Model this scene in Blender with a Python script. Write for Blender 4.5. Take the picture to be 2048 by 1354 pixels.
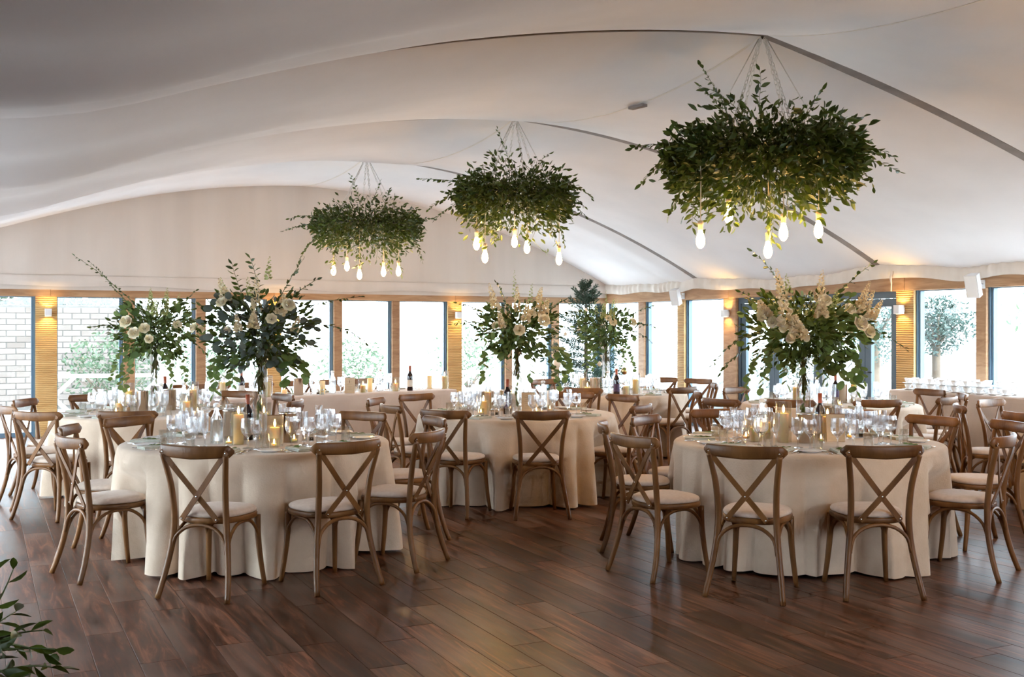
import bpy, bmesh, math, random
from mathutils import Vector, Matrix
import numpy as np

# ------------------------------------------------------------------ clear
for o in list(bpy.data.objects):
    bpy.data.objects.remove(o, do_unlink=True)
scene = bpy.context.scene
COL = scene.collection

# ------------------------------------------------------------------ camera
# image 2048x1354, horizon row 661, focal length 2171 px, eye height 1.54 m, 26.1 degrees right of the room's long axis
FPX, YH, EYE, TH = 2171.0, 661.0, 1.54, math.radians(26.08)
S, C = math.sin(TH), math.cos(TH)
cam_d = bpy.data.cameras.new('camera')
cam = bpy.data.objects.new('camera', cam_d); COL.objects.link(cam)
cam_d.sensor_width = 36.0
cam_d.lens = FPX / 2048 * 36
cam_d.shift_y = -(677 - YH) / 2048
cam_d.clip_end = 300
cam.location = (0, 0, EYE)
cam.rotation_euler = (math.pi / 2, 0, -TH)
scene.camera = cam

# ------------------------------------------------------------------ world (overcast daylight), exposure
world = bpy.data.worlds.new('overcast_sky'); scene.world = world
world.use_nodes = True
wn = world.node_tree.nodes; wn.clear()
wo = wn.new('ShaderNodeOutputWorld'); wb = wn.new('ShaderNodeBackground')
wb.inputs['Color'].default_value = (0.80, 0.90, 1.0, 1); wb.inputs['Strength'].default_value = 9.5
world.node_tree.links.new(wb.outputs[0], wo.inputs[0])
vs = scene.view_settings
vs.view_transform = 'Standard'; vs.look = 'None'; vs.gamma = 1.0; vs.use_curve_mapping = False
vs.exposure = 1.0
cy = scene.cycles
cy.max_bounces = 9; cy.diffuse_bounces = 4; cy.glossy_bounces = 3; cy.transmission_bounces = 8; cy.use_adaptive_sampling = True; cy.adaptive_threshold = 0.06; cy.adaptive_min_samples = 20
cy.transparent_max_bounces = 24; cy.caustics_reflective = False; cy.caustics_refractive = False
cy.sample_clamp_indirect = 6.0; cy.blur_glossy = 0.5

# ------------------------------------------------------------------ placing helpers
def ray(px):
    k = (px - 1024) / FPX
    return S + k * C, C - k * S
def W(px, d):
    rx, ry = ray(px); return Vector((d * rx, d * ry))
def PZ(px, py, d):
    rx, ry = ray(px); return Vector((d * rx, d * ry, EYE + (YH - py) / FPX * d))
RIGHT = Vector((C, -S, 0)); FWD = Vector((S, C, 0))
XR, YG, ZB, XL, YB = 10.29, 17.09, 2.033, -2.3, -5.2      # right wall, gable wall, beam underside, left wall, rear wall
def onR(px):            # Y where a pixel column meets the right wall
    rx, ry = ray(px); return XR / rx * ry
def onG(px):            # X where a pixel column meets the gable wall
    rx, ry = ray(px); return YG / ry * rx

def wrap(a): return (a + math.pi) % (2 * math.pi) - math.pi
def smooth01(x):
    x = max(0.0, min(1.0, x)); return x * x * (3 - 2 * x)

# ------------------------------------------------------------------ mesh builder
class MB:
    def __init__(s): s.v = []; s.f = []; s.sm = []; s.mi = []; s.cur = 0
    def add(s, vs_, fs, smooth=False):
        b = len(s.v); s.v.extend(vs_)
        for f in fs:
            s.f.append(tuple(i + b for i in f)); s.sm.append(smooth); s.mi.append(s.cur)
        return s
    def box(s, c, h, rz=0.0, smooth=False):
        cx, cy_, cz = c; hx, hy, hz = h; ca, sa = math.cos(rz), math.sin(rz)
        vs_ = []
        for z in (-hz, hz):
            for (x, y) in ((-hx, -hy), (hx, -hy), (hx, hy), (-hx, hy)):
                vs_.append((cx + x * ca - y * sa, cy_ + x * sa + y * ca, cz + z))
        return s.add(vs_, [(3, 2, 1, 0), (4, 5, 6, 7), (0, 1, 5, 4), (1, 2, 6, 5), (2, 3, 7, 6), (3, 0, 4, 7)], smooth)
    def bbox(s, lo, hi, bev=0.0):
        if bev <= 0:
            c = [(a + b) / 2 for a, b in zip(lo, hi)]; h = [abs(b - a) / 2 for a, b in zip(lo, hi)]
            return s.box(c, h)
        x0, y0, z0 = [min(a, b) for a, b in zip(lo, hi)]; x1, y1, z1 = [max(a, b) for a, b in zip(lo, hi)]
        e = bev; vs_ = []; fs = []
        ring = [(x0 + e, y0), (x1 - e, y0), (x1, y0 + e), (x1, y1 - e), (x1 - e, y1), (x0 + e, y1), (x0, y1 - e), (x0, y0 + e)]
        cx, cy_ = (x0 + x1) / 2, (y0 + y1) / 2
        def sh(k): return [(x + (e if x < cx else -e) * k, y + (e if y < cy_ else -e) * k) for x, y in ring]
        for z, k in ((z0, .9), (z0 + e, 0), (z1 - e, 0), (z1, .9)):
            vs_ += [(x, y, z) for x, y in sh(k)]
        for r in range(3):
            for i in range(8):
                j = (i + 1) % 8; fs.append((r * 8 + i, r * 8 + j, r * 8 + 8 + j, r * 8 + 8 + i))
        fs.append(tuple(range(7, -1, -1))); fs.append(tuple(range(24, 32)))
        return s.add(vs_, fs)
    def tube(s, pts, rad, n=8, smooth=True, caps=True, flat=1.0, closed=False):
        pts = [Vector(p) for p in pts]; m = len(pts)
        if not isinstance(rad, (list, tuple)): rad = [rad] * m
        vs_ = []; fs = []; prev = None
        for i, p in enumerate(pts):
            if closed: t = pts[(i + 1) % m] - pts[i - 1]
            else: t = pts[min(i + 1, m - 1)] - pts[max(i - 1, 0)]
            if t.length < 1e-9: t = Vector((0, 0, 1))
            t.normalize()
            if prev is None:
                a = Vector((0, 0, 1)) if abs(t.z) < .9 else Vector((1, 0, 0))
                u = t.cross(a).normalized()
            else:
                u = (prev - t * prev.dot(t))
                u = u.normalized() if u.length > 1e-6 else t.orthogonal().normalized()
            prev = u; w = t.cross(u)
            for k in range(n):
                a = 2 * math.pi * k / n
                vs_.append(tuple(p + (u * math.cos(a) + w * math.sin(a) * flat) * rad[i]))
        for i in range(m if closed else m - 1):
            for k in range(n):
                k2 = (k + 1) % n; i2 = (i + 1) % m
                fs.append((i * n + k, i * n + k2, i2 * n + k2, i2 * n + k))
        if caps and not closed:
            fs.append(tuple(range(n - 1, -1, -1))); fs.append(tuple(range((m - 1) * n, m * n)))
        return s.add(vs_, fs, smooth)
    def lathe(s, prof, n=16, c=(0, 0, 0), smooth=True, twist=0.0, ax=None, cap0=True, cap1=True):
        vs_ = []; fs = []
        for (r, z) in prof:
            for k in range(n):
                a = 2 * math.pi * (k + twist) / n
                p = Vector((r * math.cos(a), r * math.sin(a), z))
                if ax is not None: p = ax @ p
                vs_.append((p.x + c[0], p.y + c[1], p.z + c[2]))
        m = len(prof)
        for i in range(m - 1):
            for k in range(n):
                k2 = (k + 1) % n
                fs.append((i * n + k, i * n + k2, (i + 1) * n + k2, (i + 1) * n + k))
        if cap0: fs.append(tuple(range(n - 1, -1, -1)))
        if cap1: fs.append(tuple(range((m - 1) * n, m * n)))
        return s.add(vs_, fs, smooth)
    def grid(s, fn, nu, nv, smooth=True):
        vs_ = [tuple(fn(i / nu, j / nv)) for j in range(nv + 1) for i in range(nu + 1)]
        fs = [(j * (nu + 1) + i, j * (nu + 1) + i + 1, (j + 1) * (nu + 1) + i + 1, (j + 1) * (nu + 1) + i) for j in range(nv) for i in range(nu)]
        return s.add(vs_, fs, smooth)
    def sweep(s, pts, dirs, sec, smooth=False):
        """section sec[(a,b)] swept; dirs: per point (A,B) axis vectors"""
        vs_ = []; n = len(sec[0]) if isinstance(sec[0], list) else len(sec); fs = []
        for i, p in enumerate(pts):
            A, B = dirs[i]; sc = sec[i] if isinstance(sec[0], list) else sec
            for a, b in sc: vs_.append(tuple(Vector(p) + Vector(A) * a + Vector(B) * b))
        for i in range(len(pts) - 1):
            for k in range(n):
                k2 = (k + 1) % n; fs.append((i * n + k, i * n + k2, (i + 1) * n + k2, (i + 1) * n + k))
        fs.append(tuple(range(n - 1, -1, -1))); fs.append(tuple(range((len(pts) - 1) * n, len(pts) * n)))
        return s.add(vs_, fs, smooth)
    def mesh(s, name, mats):
        me = bpy.data.meshes.new(name)
        me.from_pydata([tuple(p) for p in s.v], [], s.f)
        me.polygons.foreach_set('use_smooth', s.sm)
        if not isinstance(mats, (list, tuple)): mats = [mats]
        for m in mats: me.materials.append(m)
        if len(mats) > 1: me.polygons.foreach_set('material_index', s.mi)
        me.update()
        return me
    def build(s, name, mats, parent=None, **kw):
        return link(name, s.mesh(name, mats), parent, **kw)

def link(name, me, parent=None, loc=None, rz=None, label=None, cat=None, group=None, kind=None, mw=None):
    o = bpy.data.objects.new(name, me); COL.objects.link(o)
    if parent is not None: o.parent = parent
    if mw is not None: o.matrix_local = mw
    if loc is not None: o.location = loc
    if rz is not None: o.rotation_euler = (0, 0, rz)
    tag(o, label, cat, group, kind)
    return o
def tag(o, label=None, cat=None, group=None, kind=None):
    if label: o['label'] = label
    if cat: o['category'] = cat
    if group: o['group'] = group
    if kind: o['kind'] = kind
    return o
def thing(name, label, cat, loc=(0, 0, 0), rz=0.0, group=None, kind=None):
    o = bpy.data.objects.new(name, None); COL.objects.link(o)
    o.location = loc; o.rotation_euler = (0, 0, rz); o.empty_display_size = .05
    return tag(o, label, cat, group, kind)
KIDS = {}
def kids(o):
    return [c for c in ALLKIDS.get(o.name, [])]
ALLKIDS = {}
def index_children():
    ALLKIDS.clear()
    for o in bpy.data.objects:
        if o.parent is not None: ALLKIDS.setdefault(o.parent.name, []).append(o)
def copy_tree(o, parent=None, skip=()):
    c = o.copy(); COL.objects.link(c); c.parent = parent
    for ch in ALLKIDS.get(o.name, []):
        if ch.name.split('.')[0] in skip: continue
        copy_tree(ch, c, skip)
    return c
def catmull(pts, sub=4):
    pts = [Vector(p) for p in pts]; out = []
    for i in range(len(pts) - 1):
        p0 = pts[max(i - 1, 0)]; p1 = pts[i]; p2 = pts[i + 1]; p3 = pts[min(i + 2, len(pts) - 1)]
        for j in range(sub):
            t = j / sub
            out.append(0.5 * ((2 * p1) + (p2 - p0) * t + (2 * p0 - 5 * p1 + 4 * p2 - p3) * t * t + (3 * p1 - p0 - 3 * p2 + p3) * t ** 3))
    out.append(pts[-1]); return out

# ------------------------------------------------------------------ materials
MAT = {}
def newmat(name):
    m = bpy.data.materials.new(name); m.use_nodes = True
    nt = m.node_tree; nt.nodes.clear()
    out = nt.nodes.new('ShaderNodeOutputMaterial')
    MAT[name] = m
    return m, nt, out
def N(nt, typ, **kw):
    n = nt.nodes.new(typ)
    for k, v in kw.items():
        if k in n.inputs.keys() if hasattr(n.inputs, 'keys') else False: n.inputs[k].default_value = v
        else: setattr(n, k, v)
    return n
def L(nt, a, b): nt.links.new(a, b)
def principled(name, col, rough=.6, metal=0.0, var=None, scale=(4, 4, 4), detail=4, bump=0.0, bscale=60, spec=.5, sub=0.0, subr=(.02, .01, .005),
               coat=0.0, sheen=0.0, objrand=0.0, trans=0.0, coords='Object', distort=0.0, rvar=0.0, emit=None):
    m, nt, out = newmat(name)
    b = nt.nodes.new('ShaderNodeBsdfPrincipled'); L(nt, b.outputs[0], out.inputs[0])
    b.inputs['Base Color'].default_value = (*col, 1); b.inputs['Roughness'].default_value = rough; b.inputs['Metallic'].default_value = metal
    b.inputs['Specular IOR Level'].default_value = spec; b.inputs['Coat Weight'].default_value = coat
    if sheen: b.inputs['Sheen Weight'].default_value = sheen
    if sub: b.inputs['Subsurface Weight'].default_value = sub; b.inputs['Subsurface Radius'].default_value = subr; b.inputs['Subsurface Scale'].default_value = 1.0
    if trans: b.inputs['Transmission Weight'].default_value = trans
    if emit: b.inputs['Emission Color'].default_value = (*emit[0], 1); b.inputs['Emission Strength'].default_value = emit[1]
    tc = nt.nodes.new('ShaderNodeTexCoord')
    mp = nt.nodes.new('ShaderNodeMapping'); mp.inputs['Scale'].default_value = scale
    L(nt, tc.outputs[coords], mp.inputs[0])
    if objrand:
        oi = nt.nodes.new('ShaderNodeObjectInfo')
        mu = N(nt, 'ShaderNodeMath', operation='MULTIPLY'); mu.inputs[1].default_value = 37.0
        L(nt, oi.outputs['Random'], mu.inputs[0]); L(nt, mu.outputs[0], mp.inputs['Location'])
    if var is not None:
        nz = nt.nodes.new('ShaderNodeTexNoise'); nz.inputs['Scale'].default_value = 1.0; nz.inputs['Detail'].default_value = detail
        nz.inputs['Distortion'].default_value = distort
        L(nt, mp.outputs[0], nz.inputs['Vector'])
        cr = nt.nodes.new('ShaderNodeValToRGB'); cr.color_ramp.elements[0].position = .3; cr.color_ramp.elements[1].position = .7
        cr.color_ramp.elements[0].color = (*col, 1); cr.color_ramp.elements[1].color = (*var, 1)
        L(nt, nz.outputs[0], cr.inputs[0])
        src = cr.outputs[0]
        if objrand:
            hs = nt.nodes.new('ShaderNodeHueSaturation')
            mr = N(nt, 'ShaderNodeMapRange'); mr.inputs['To Min'].default_value = 1 - objrand; mr.inputs['To Max'].default_value = 1 + objrand
            L(nt, oi.outputs['Random'], mr.inputs[0]); L(nt, mr.outputs[0], hs.inputs['Value']); L(nt, src, hs.inputs['Color']); src = hs.outputs[0]
        L(nt, src, b.inputs['Base Color'])
        if rvar:
            mr2 = N(nt, 'ShaderNodeMapRange'); mr2.inputs['To Min'].default_value = rough - rvar; mr2.inputs['To Max'].default_value = rough + rvar
            L(nt, nz.outputs[0], mr2.inputs[0]); L(nt, mr2.outputs[0], b.inputs['Roughness'])
    if bump:
        n2 = nt.nodes.new('ShaderNodeTexNoise'); n2.inputs['Scale'].default_value = bscale; n2.inputs['Detail'].default_value = 3
        L(nt, mp.outputs[0] if var is not None and scale[0] != scale[2] else tc.outputs[coords], n2.inputs['Vector'])
        bp = nt.nodes.new('ShaderNodeBump'); bp.inputs['Strength'].default_value = bump; bp.inputs['Distance'].default_value = .01
        L(nt, n2.outputs[0], bp.inputs['Height']); L(nt, bp.outputs[0], b.inputs['Normal'])
    return m

principled('chair_wood', (.098, .037, .0105), .40, var=(.215, .094, .029), scale=(9, 9, 2.2), detail=6, objrand=.16, bump=.15, bscale=9, spec=.32, rvar=.08)
principled('cushion_fabric', (.58, .45, .36), .85, var=(.66, .53, .435), scale=(40, 40, 40), sheen=.2, bump=.12, bscale=220, objrand=.06)
principled('linen_cloth', (.58, .445, .325), .82, var=(.68, .54, .415), scale=(7, 7, 7), sheen=.25, bump=.22, bscale=90)
principled('table_linen', (.58, .47, .41), .85, var=(.64, .535, .47), scale=(5, 5, 5), sheen=.2, bump=.1, bscale=90)
principled('lining_fabric', (.76, .73, .73), .88, var=(.70, .67, .67), scale=(1.3, 1.3, 1.3), bump=.08, bscale=9, coords='Object')
principled('gable_fabric', (.60, .545, .50), .9, var=(.66, .605, .56), scale=(3.0, 3.0, .25), bump=.06, bscale=14)
principled('valance_fabric', (.64, .59, .54), .85, var=(.72, .67, .62), scale=(6, 6, 1.5), bump=.1, bscale=30)
principled('gap_shade_tab_fabric', (.17, .14, .13), .9, var=(.26, .225, .21), scale=(4, 4, 4))  # dark tone of the shadow gaps at the arches, also on the seam tabs
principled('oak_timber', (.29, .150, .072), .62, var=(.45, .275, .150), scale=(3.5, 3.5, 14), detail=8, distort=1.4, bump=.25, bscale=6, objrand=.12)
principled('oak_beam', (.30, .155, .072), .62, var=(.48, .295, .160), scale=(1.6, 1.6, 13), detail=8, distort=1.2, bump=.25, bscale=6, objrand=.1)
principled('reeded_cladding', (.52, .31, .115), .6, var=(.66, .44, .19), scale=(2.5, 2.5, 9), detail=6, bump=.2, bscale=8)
principled('unseen_dark_wall', (.10, .06, .035), .6, var=(.16, .10, .06), scale=(1.5, 1.5, 10))  # added walls out of view, dark to reduce bounce near the camera
principled('dark_metal', (.02, .02, .022), .5)
principled('window_frame_paint', (.085, .15, .215), .4, var=(.10, .17, .235), scale=(3, 3, 3))
principled('door_frame_paint', (.055, .09, .125), .4, var=(.07, .108, .145), scale=(3, 3, 3))
principled('white_plastic', (.78, .79, .80), .45, var=(.72, .73, .74), scale=(6, 6, 6))
principled('porcelain', (.86, .87, .88), .18, var=(.82, .83, .84), scale=(5, 5, 5))
principled('brushed_steel', (.78, .72, .65), .20, metal=1.0, var=(.84, .79, .73), scale=(90, 90, 2))
principled('cutlery_steel', (.72, .71, .70), .16, metal=1.0, var=(.66, .65, .64), scale=(9, 9, 9))
principled('candle_wax', (.97, .78, .47), .5, var=(.98, .82, .54), scale=(8, 8, 8), sub=.45, subr=(.05, .03, .012))
principled('wine_glass_dark', (.012, .008, .014), .08, var=(.02, .012, .02), scale=(3, 3, 3), spec=.6)
principled('bottle_capsule', (.30, .055, .02), .35, var=(.36, .08, .03), scale=(8, 8, 8))
principled('paper_label', (.80, .79, .76), .7, var=(.74, .72, .69), scale=(30, 30, 30))
principled('dark_label', (.05, .03, .09), .6, var=(.07, .04, .11), scale=(30, 30, 30))
principled('kraft_paper', (.58, .45, .30), .8, var=(.64, .51, .36), scale=(25, 25, 25))
principled('napkin_linen', (.50, .52, .45), .85, var=(.62, .62, .56), scale=(18, 18, 18), bump=.2, bscale=120)
principled('salt_white', (.85, .85, .84), .6, var=(.8, .8, .79), scale=(60, 60, 60))
principled('pepper_black', (.03, .025, .02), .7, var=(.08, .06, .05), scale=(200, 200, 200))
principled('ivory_petal', (.82, .74, .52), .6, var=(.88, .82, .66), scale=(22, 22, 22), sub=.25, subr=(.01, .008, .004))
principled('cream_blossom', (.80, .66, .42), .6, var=(.86, .78, .58), scale=(30, 30, 30), sub=.2, subr=(.01, .008, .004))
principled('green_bud', (.38, .45, .16), .6, var=(.52, .56, .26), scale=(30, 30, 30))
principled('stem_green', (.05, .085, .03), .6, var=(.09, .12, .04), scale=(12, 12, 12))
principled('bark', (.09, .065, .045), .85, var=(.16, .12, .085), scale=(12, 12, 3), bump=.4, bscale=12)
principled('terracotta', (.36, .17, .10), .8, var=(.42, .22, .13), scale=(6, 6, 6))
principled('gold_bauble', (.75, .48, .18), .18, metal=1.0, var=(.80, .55, .25), scale=(4, 4, 4))
principled('cream_bauble', (.85, .70, .52), .3, var=(.80, .62, .44), scale=(10, 10, 10))
principled('zinc_chain', (.62, .60, .57), .4, metal=.7, var=(.70, .68, .65), scale=(30, 30, 30))
principled('cord_fabric', (.70, .60, .44), .7, var=(.76, .66, .50), scale=(80, 80, 80))
principled('brass_socket', (.62, .46, .30), .35, var=(.68, .52, .35), scale=(20, 20, 20))
principled('patio_paving', (.50, .50, .50), .85, var=(.60, .60, .585), scale=(.6, .6, .6), detail=6)
principled('garden_brick', (.135, .110, .095), .9, var=(.175, .150, .135), scale=(2, 2, 2), objrand=.15)
principled('mortar', (.105, .098, .09), .9, var=(.12, .113, .105), scale=(3, 3, 3))
principled('bleached_timber', (.50, .48, .44), .8, var=(.60, .57, .53), scale=(2, 2, 12))
principled('rattan', (.36, .38, .40), .7, var=(.50, .52, .54), scale=(20, 20, 60))
principled('cushion_blue_grey', (.35, .42, .48), .85, var=(.42, .49, .55), scale=(12, 12, 12))
principled('threshold_metal', (.03, .03, .03), .4)

def leafmat(name, c1, c2, rough=.45, transl=.3, objrand=.12):
    m, nt, out = newmat(name)
    b = nt.nodes.new('ShaderNodeBsdfPrincipled'); b.inputs['Roughness'].default_value = rough
    tr = nt.nodes.new('ShaderNodeBsdfTranslucent'); mx = nt.nodes.new('ShaderNodeMixShader'); mx.inputs[0].default_value = transl
    g = nt.nodes.new('ShaderNodeNewGeometry'); oi = nt.nodes.new('ShaderNodeObjectInfo')
    ad = N(nt, 'ShaderNodeMath', operation='ADD'); fr = N(nt, 'ShaderNodeMath', operation='FRACT')
    L(nt, g.outputs['Random Per Island'], ad.inputs[0]); L(nt, oi.outputs['Random'], ad.inputs[1]); L(nt, ad.outputs[0], fr.inputs[0])
    cr = nt.nodes.new('ShaderNodeValToRGB'); cr.color_ramp.elements[0].color = (*c1, 1); cr.color_ramp.elements[1].color = (*c2, 1)
    L(nt, fr.outputs[0], cr.inputs[0]); L(nt, cr.outputs[0], b.inputs['Base Color'])
    hs = nt.nodes.new('ShaderNodeHueSaturation'); hs.inputs['Value'].default_value = 1.3; hs.inputs['Hue'].default_value = .485; hs.inputs['Saturation'].default_value = 1.15
    L(nt, cr.outputs[0], hs.inputs['Color']); L(nt, hs.outputs[0], tr.inputs['Color'])
    L(nt, b.outputs[0], mx.inputs[1]); L(nt, tr.outputs[0], mx.inputs[2]); L(nt, mx.outputs[0], out.inputs[0])
    return m
leafmat('ruscus_leaf', (.022, .046, .011), (.072, .110, .024), .38, .28)
leafmat('eucalyptus_leaf', (.075, .130, .045), (.16, .235, .085), .5, .42)
leafmat('grey_leaf', (.075, .10, .085), (.13, .16, .14), .6, .2)
leafmat('fir_needle', (.022, .058, .045), (.05, .10, .065), .5, .15)
leafmat('olive_leaf', (.025, .05, .042), (.06, .095, .08), .6, .15)
leafmat('shrub_leaf', (.035, .065, .035), (.075, .11, .06), .7, .15)
leafmat('dry_twig', (.26, .22, .16), (.36, .31, .24), .8, .1)

# window glass: clear sheet with a faint mirror reflection
m, nt, out = newmat('window_glass')
t = nt.nodes.new('ShaderNodeBsdfTransparent'); t.inputs[0].default_value = (.93, .96, .965, 1)
g = nt.nodes.new('ShaderNodeBsdfGlossy'); g.inputs['Roughness'].default_value = .02
mx = nt.nodes.new('ShaderNodeMixShader'); mx.inputs[0].default_value = .035; L(nt, t.outputs[0], mx.inputs[1]); L(nt, g.outputs[0], mx.inputs[2]); L(nt, mx.outputs[0], out.inputs[0])
# crystal: refracting glass with part of the light passing straight
def glassmat(name, col, ior, straight):
    m, nt, out = newmat(name)
    g = nt.nodes.new('ShaderNodeBsdfGlass'); g.inputs['Color'].default_value = (*col, 1); g.inputs['IOR'].default_value = ior; g.inputs['Roughness'].default_value = 0.0
    t = nt.nodes.new('ShaderNodeBsdfTransparent'); t.inputs[0].default_value = (*col, 1)
    mx = nt.nodes.new('ShaderNodeMixShader'); mx.inputs[0].default_value = straight
    L(nt, g.outputs[0], mx.inputs[1]); L(nt, t.outputs[0], mx.inputs[2]); L(nt, mx.outputs[0], out.inputs[0])
    return m
glassmat('cut_crystal', (.98, .98, .985), 1.48, .5)
glassmat('clear_glass', (.985, .99, .99), 1.45, .8)
glassmat('water', (.95, .97, .98), 1.33, .7)
def emitmat(name, col, st):
    m, nt, out = newmat(name)
    e = nt.nodes.new('ShaderNodeEmission'); e.inputs[0].default_value = (*col, 1); e.inputs[1].default_value = st
    L(nt, e.outputs[0], out.inputs[0]); return m
emitmat('bulb_glow', (1.0, .57, .19), 100.0)
emitmat('flame_glow', (1.0, .58, .18), 75.0)
emitmat('sconce_glow', (1.0, .60, .17), 420.0)

# floor planks: one tone per plank, long grain, worn patches
m, nt, out = newmat('floor_plank')
b = nt.nodes.new('ShaderNodeBsdfPrincipled'); L(nt, b.outputs[0], out.inputs[0])
g = nt.nodes.new('ShaderNodeNewGeometry'); oi = nt.nodes.new('ShaderNodeObjectInfo')
ad = N(nt, 'ShaderNodeMath', operation='ADD'); fr = N(nt, 'ShaderNodeMath', operation='FRACT')
L(nt, g.outputs['Random Per Island'], ad.inputs[0]); L(nt, oi.outputs['Random'], ad.inputs[1]); L(nt, ad.outputs[0], fr.inputs[0])
cmb = nt.nodes.new('ShaderNodeCombineXYZ'); mu = N(nt, 'ShaderNodeMath', operation='MULTIPLY'); mu.inputs[1].default_value = 53
L(nt, fr.outputs[0], mu.inputs[0]); L(nt, mu.outputs[0], cmb.inputs[1]); L(nt, mu.outputs[0], cmb.inputs[0])
va = N(nt, 'ShaderNodeVectorMath', operation='ADD'); L(nt, g.outputs['Position'], va.inputs[0]); L(nt, cmb.outputs[0], va.inputs[1])
mp = nt.nodes.new('ShaderNodeMapping'); mp.inputs['Scale'].default_value = (16, 1.5, 1); L(nt, va.outputs[0], mp.inputs[0])
nz = nt.nodes.new('ShaderNodeTexNoise'); nz.inputs['Scale'].default_value = 1.0; nz.inputs['Detail'].default_value = 9; nz.inputs['Distortion'].default_value = 1.6; nz.inputs['Roughness'].default_value = .62
L(nt, mp.outputs[0], nz.inputs['Vector'])
cr = nt.nodes.new('ShaderNodeValToRGB'); e = cr.color_ramp.elements
e[0].position = .36; e[0].color = (.024, .0088, .0055, 1); e[1].position = .66; e[1].color = (.215, .092, .052, 1)
k = e.new(.52); k.color = (.084, .030, .016, 1)
L(nt, nz.outputs[0], cr.inputs[0])
mp2 = nt.nodes.new('ShaderNodeMapping'); mp2.inputs['Scale'].default_value = (5, 1.1, 1); L(nt, va.outputs[0], mp2.inputs[0])
n2 = nt.nodes.new('ShaderNodeTexNoise'); n2.inputs['Scale'].default_value = 1.0; n2.inputs['Detail'].default_value = 4; L(nt, mp2.outputs[0], n2.inputs['Vector'])
pale = nt.nodes.new('ShaderNodeMixRGB'); pale.blend_type = 'MIX'; pale.inputs[2].default_value = (.180, .115, .090, 1)
mr = N(nt, 'ShaderNodeMapRange'); mr.inputs['From Min'].default_value = .46; mr.inputs['From Max'].default_value = .66; mr.inputs['To Max'].default_value = .6
L(nt, n2.outputs[0], mr.inputs[0]); L(nt, mr.outputs[0], pale.inputs[0]); L(nt, cr.outputs[0], pale.inputs[1])
hs = nt.nodes.new('ShaderNodeHueSaturation'); mr3 = N(nt, 'ShaderNodeMapRange'); mr3.inputs['To Min'].default_value = .62; mr3.inputs['To Max'].default_value = 1.5
L(nt, fr.outputs[0], mr3.inputs[0]); L(nt, mr3.outputs[0], hs.inputs['Value']); L(nt, pale.outputs[0], hs.inputs['Color']); L(nt, hs.outputs[0], b.inputs['Base Color'])
mr4 = N(nt, 'ShaderNodeMapRange'); mr4.inputs['To Min'].default_value = .26; mr4.inputs['To Max'].default_value = .48
L(nt, nz.outputs[0], mr4.inputs[0]); L(nt, mr4.outputs[0], b.inputs['Roughness']); b.inputs['Specular IOR Level'].default_value = .27
bp = nt.nodes.new('ShaderNodeBump'); bp.inputs['Strength'].default_value = .12; bp.inputs['Distance'].default_value = .004
L(nt, nz.outputs[0], bp.inputs['Height']); L(nt, bp.outputs[0], b.inputs['Normal'])
principled('subfloor', (.03, .018, .012), .8)

# ================================================================== STRUCTURE
# ---- ground outside
MB().box((4, 6, -.06), (60, 60, .03)).build('ground', MAT['patio_paving'], kind='structure', label='pale paved patio outside the glazed walls', cat='ground')

# ---- floor: slab + planks
floor = MB().bbox((XL, YB, -.03), (XR + .12, YG + .12, -.006)).build('floor', MAT['subfloor'], kind='structure', label='dark reddish brown wood plank floor', cat='floor')
PW, PL = .185, 1.25
def plank_mesh(l, w, bev=.0016):
    mb = MB(); z0, z1 = -.006, 0.0
    x0, x1, y0, y1 = -w / 2 + .0008, w / 2 - .0008, -l / 2 + .0008, l / 2 - .0008
    vs_ = [(x0, y0, z0), (x1, y0, z0), (x1, y1, z0), (x0, y1, z0), (x0, y0, z1 - bev * .6), (x1, y0, z1 - bev * .6), (x1, y1, z1 - bev * .6), (x0, y1, z1 - bev * .6),
           (x0 + bev, y0 + bev, z1), (x1 - bev, y0 + bev, z1), (x1 - bev, y1 - bev, z1), (x0 + bev, y1 - bev, z1)]
    fs = [(8, 9, 10, 11)] + [(a, (a + 1) % 4, 4 + (a + 1) % 4, 4 + a) for a in range(4)] + [(4 + a, 4 + (a + 1) % 4, 8 + (a + 1) % 4, 8 + a) for a in range(4)]
    mb.add(vs_, fs); return mb
rng = random.Random(3)
plank_me = plank_mesh(PL, PW).mesh('plank', MAT['floor_plank'])
allp = []
x = XL + PW / 2
while x < XR + .1:
    y = YB - rng.random() * PL
    while y < YG + .1:
        c = (x, y + PL / 2)
        d = c[0] * S + c[1] * C; r = c[0] * C - c[1] * S
        if c[1] - PL / 2 > YB and c[1] + PL / 2 < YG + .1:
            vis = d > 2.2 and abs(r / d) < .5 and YH + EYE * FPX / d < 1420
            allp.append((0 if vis else 1, d, c, PL))
        else:
            y0 = max(y, YB); y1 = min(y + PL, YG + .1)
            if y1 - y0 > .03: allp.append((1, d, (x, (y0 + y1) / 2), y1 - y0))
        y += PL
    x += PW
allp.sort(key=lambda t_: (t_[0], t_[1]))
rest = MB()
for i, (v, d, c, l) in enumerate(allp):
    if i < 300 and v == 0:
        link('plank', plank_me, floor, loc=(c[0], c[1], 0))
    else:
        pm = plank_mesh(l, PW); rest.add([(p[0] + c[0], p[1] + c[1], p[2]) for p in pm.v], pm.f)
rest.build('plank_field', MAT['floor_plank'], floor, kind='stuff')

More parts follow.
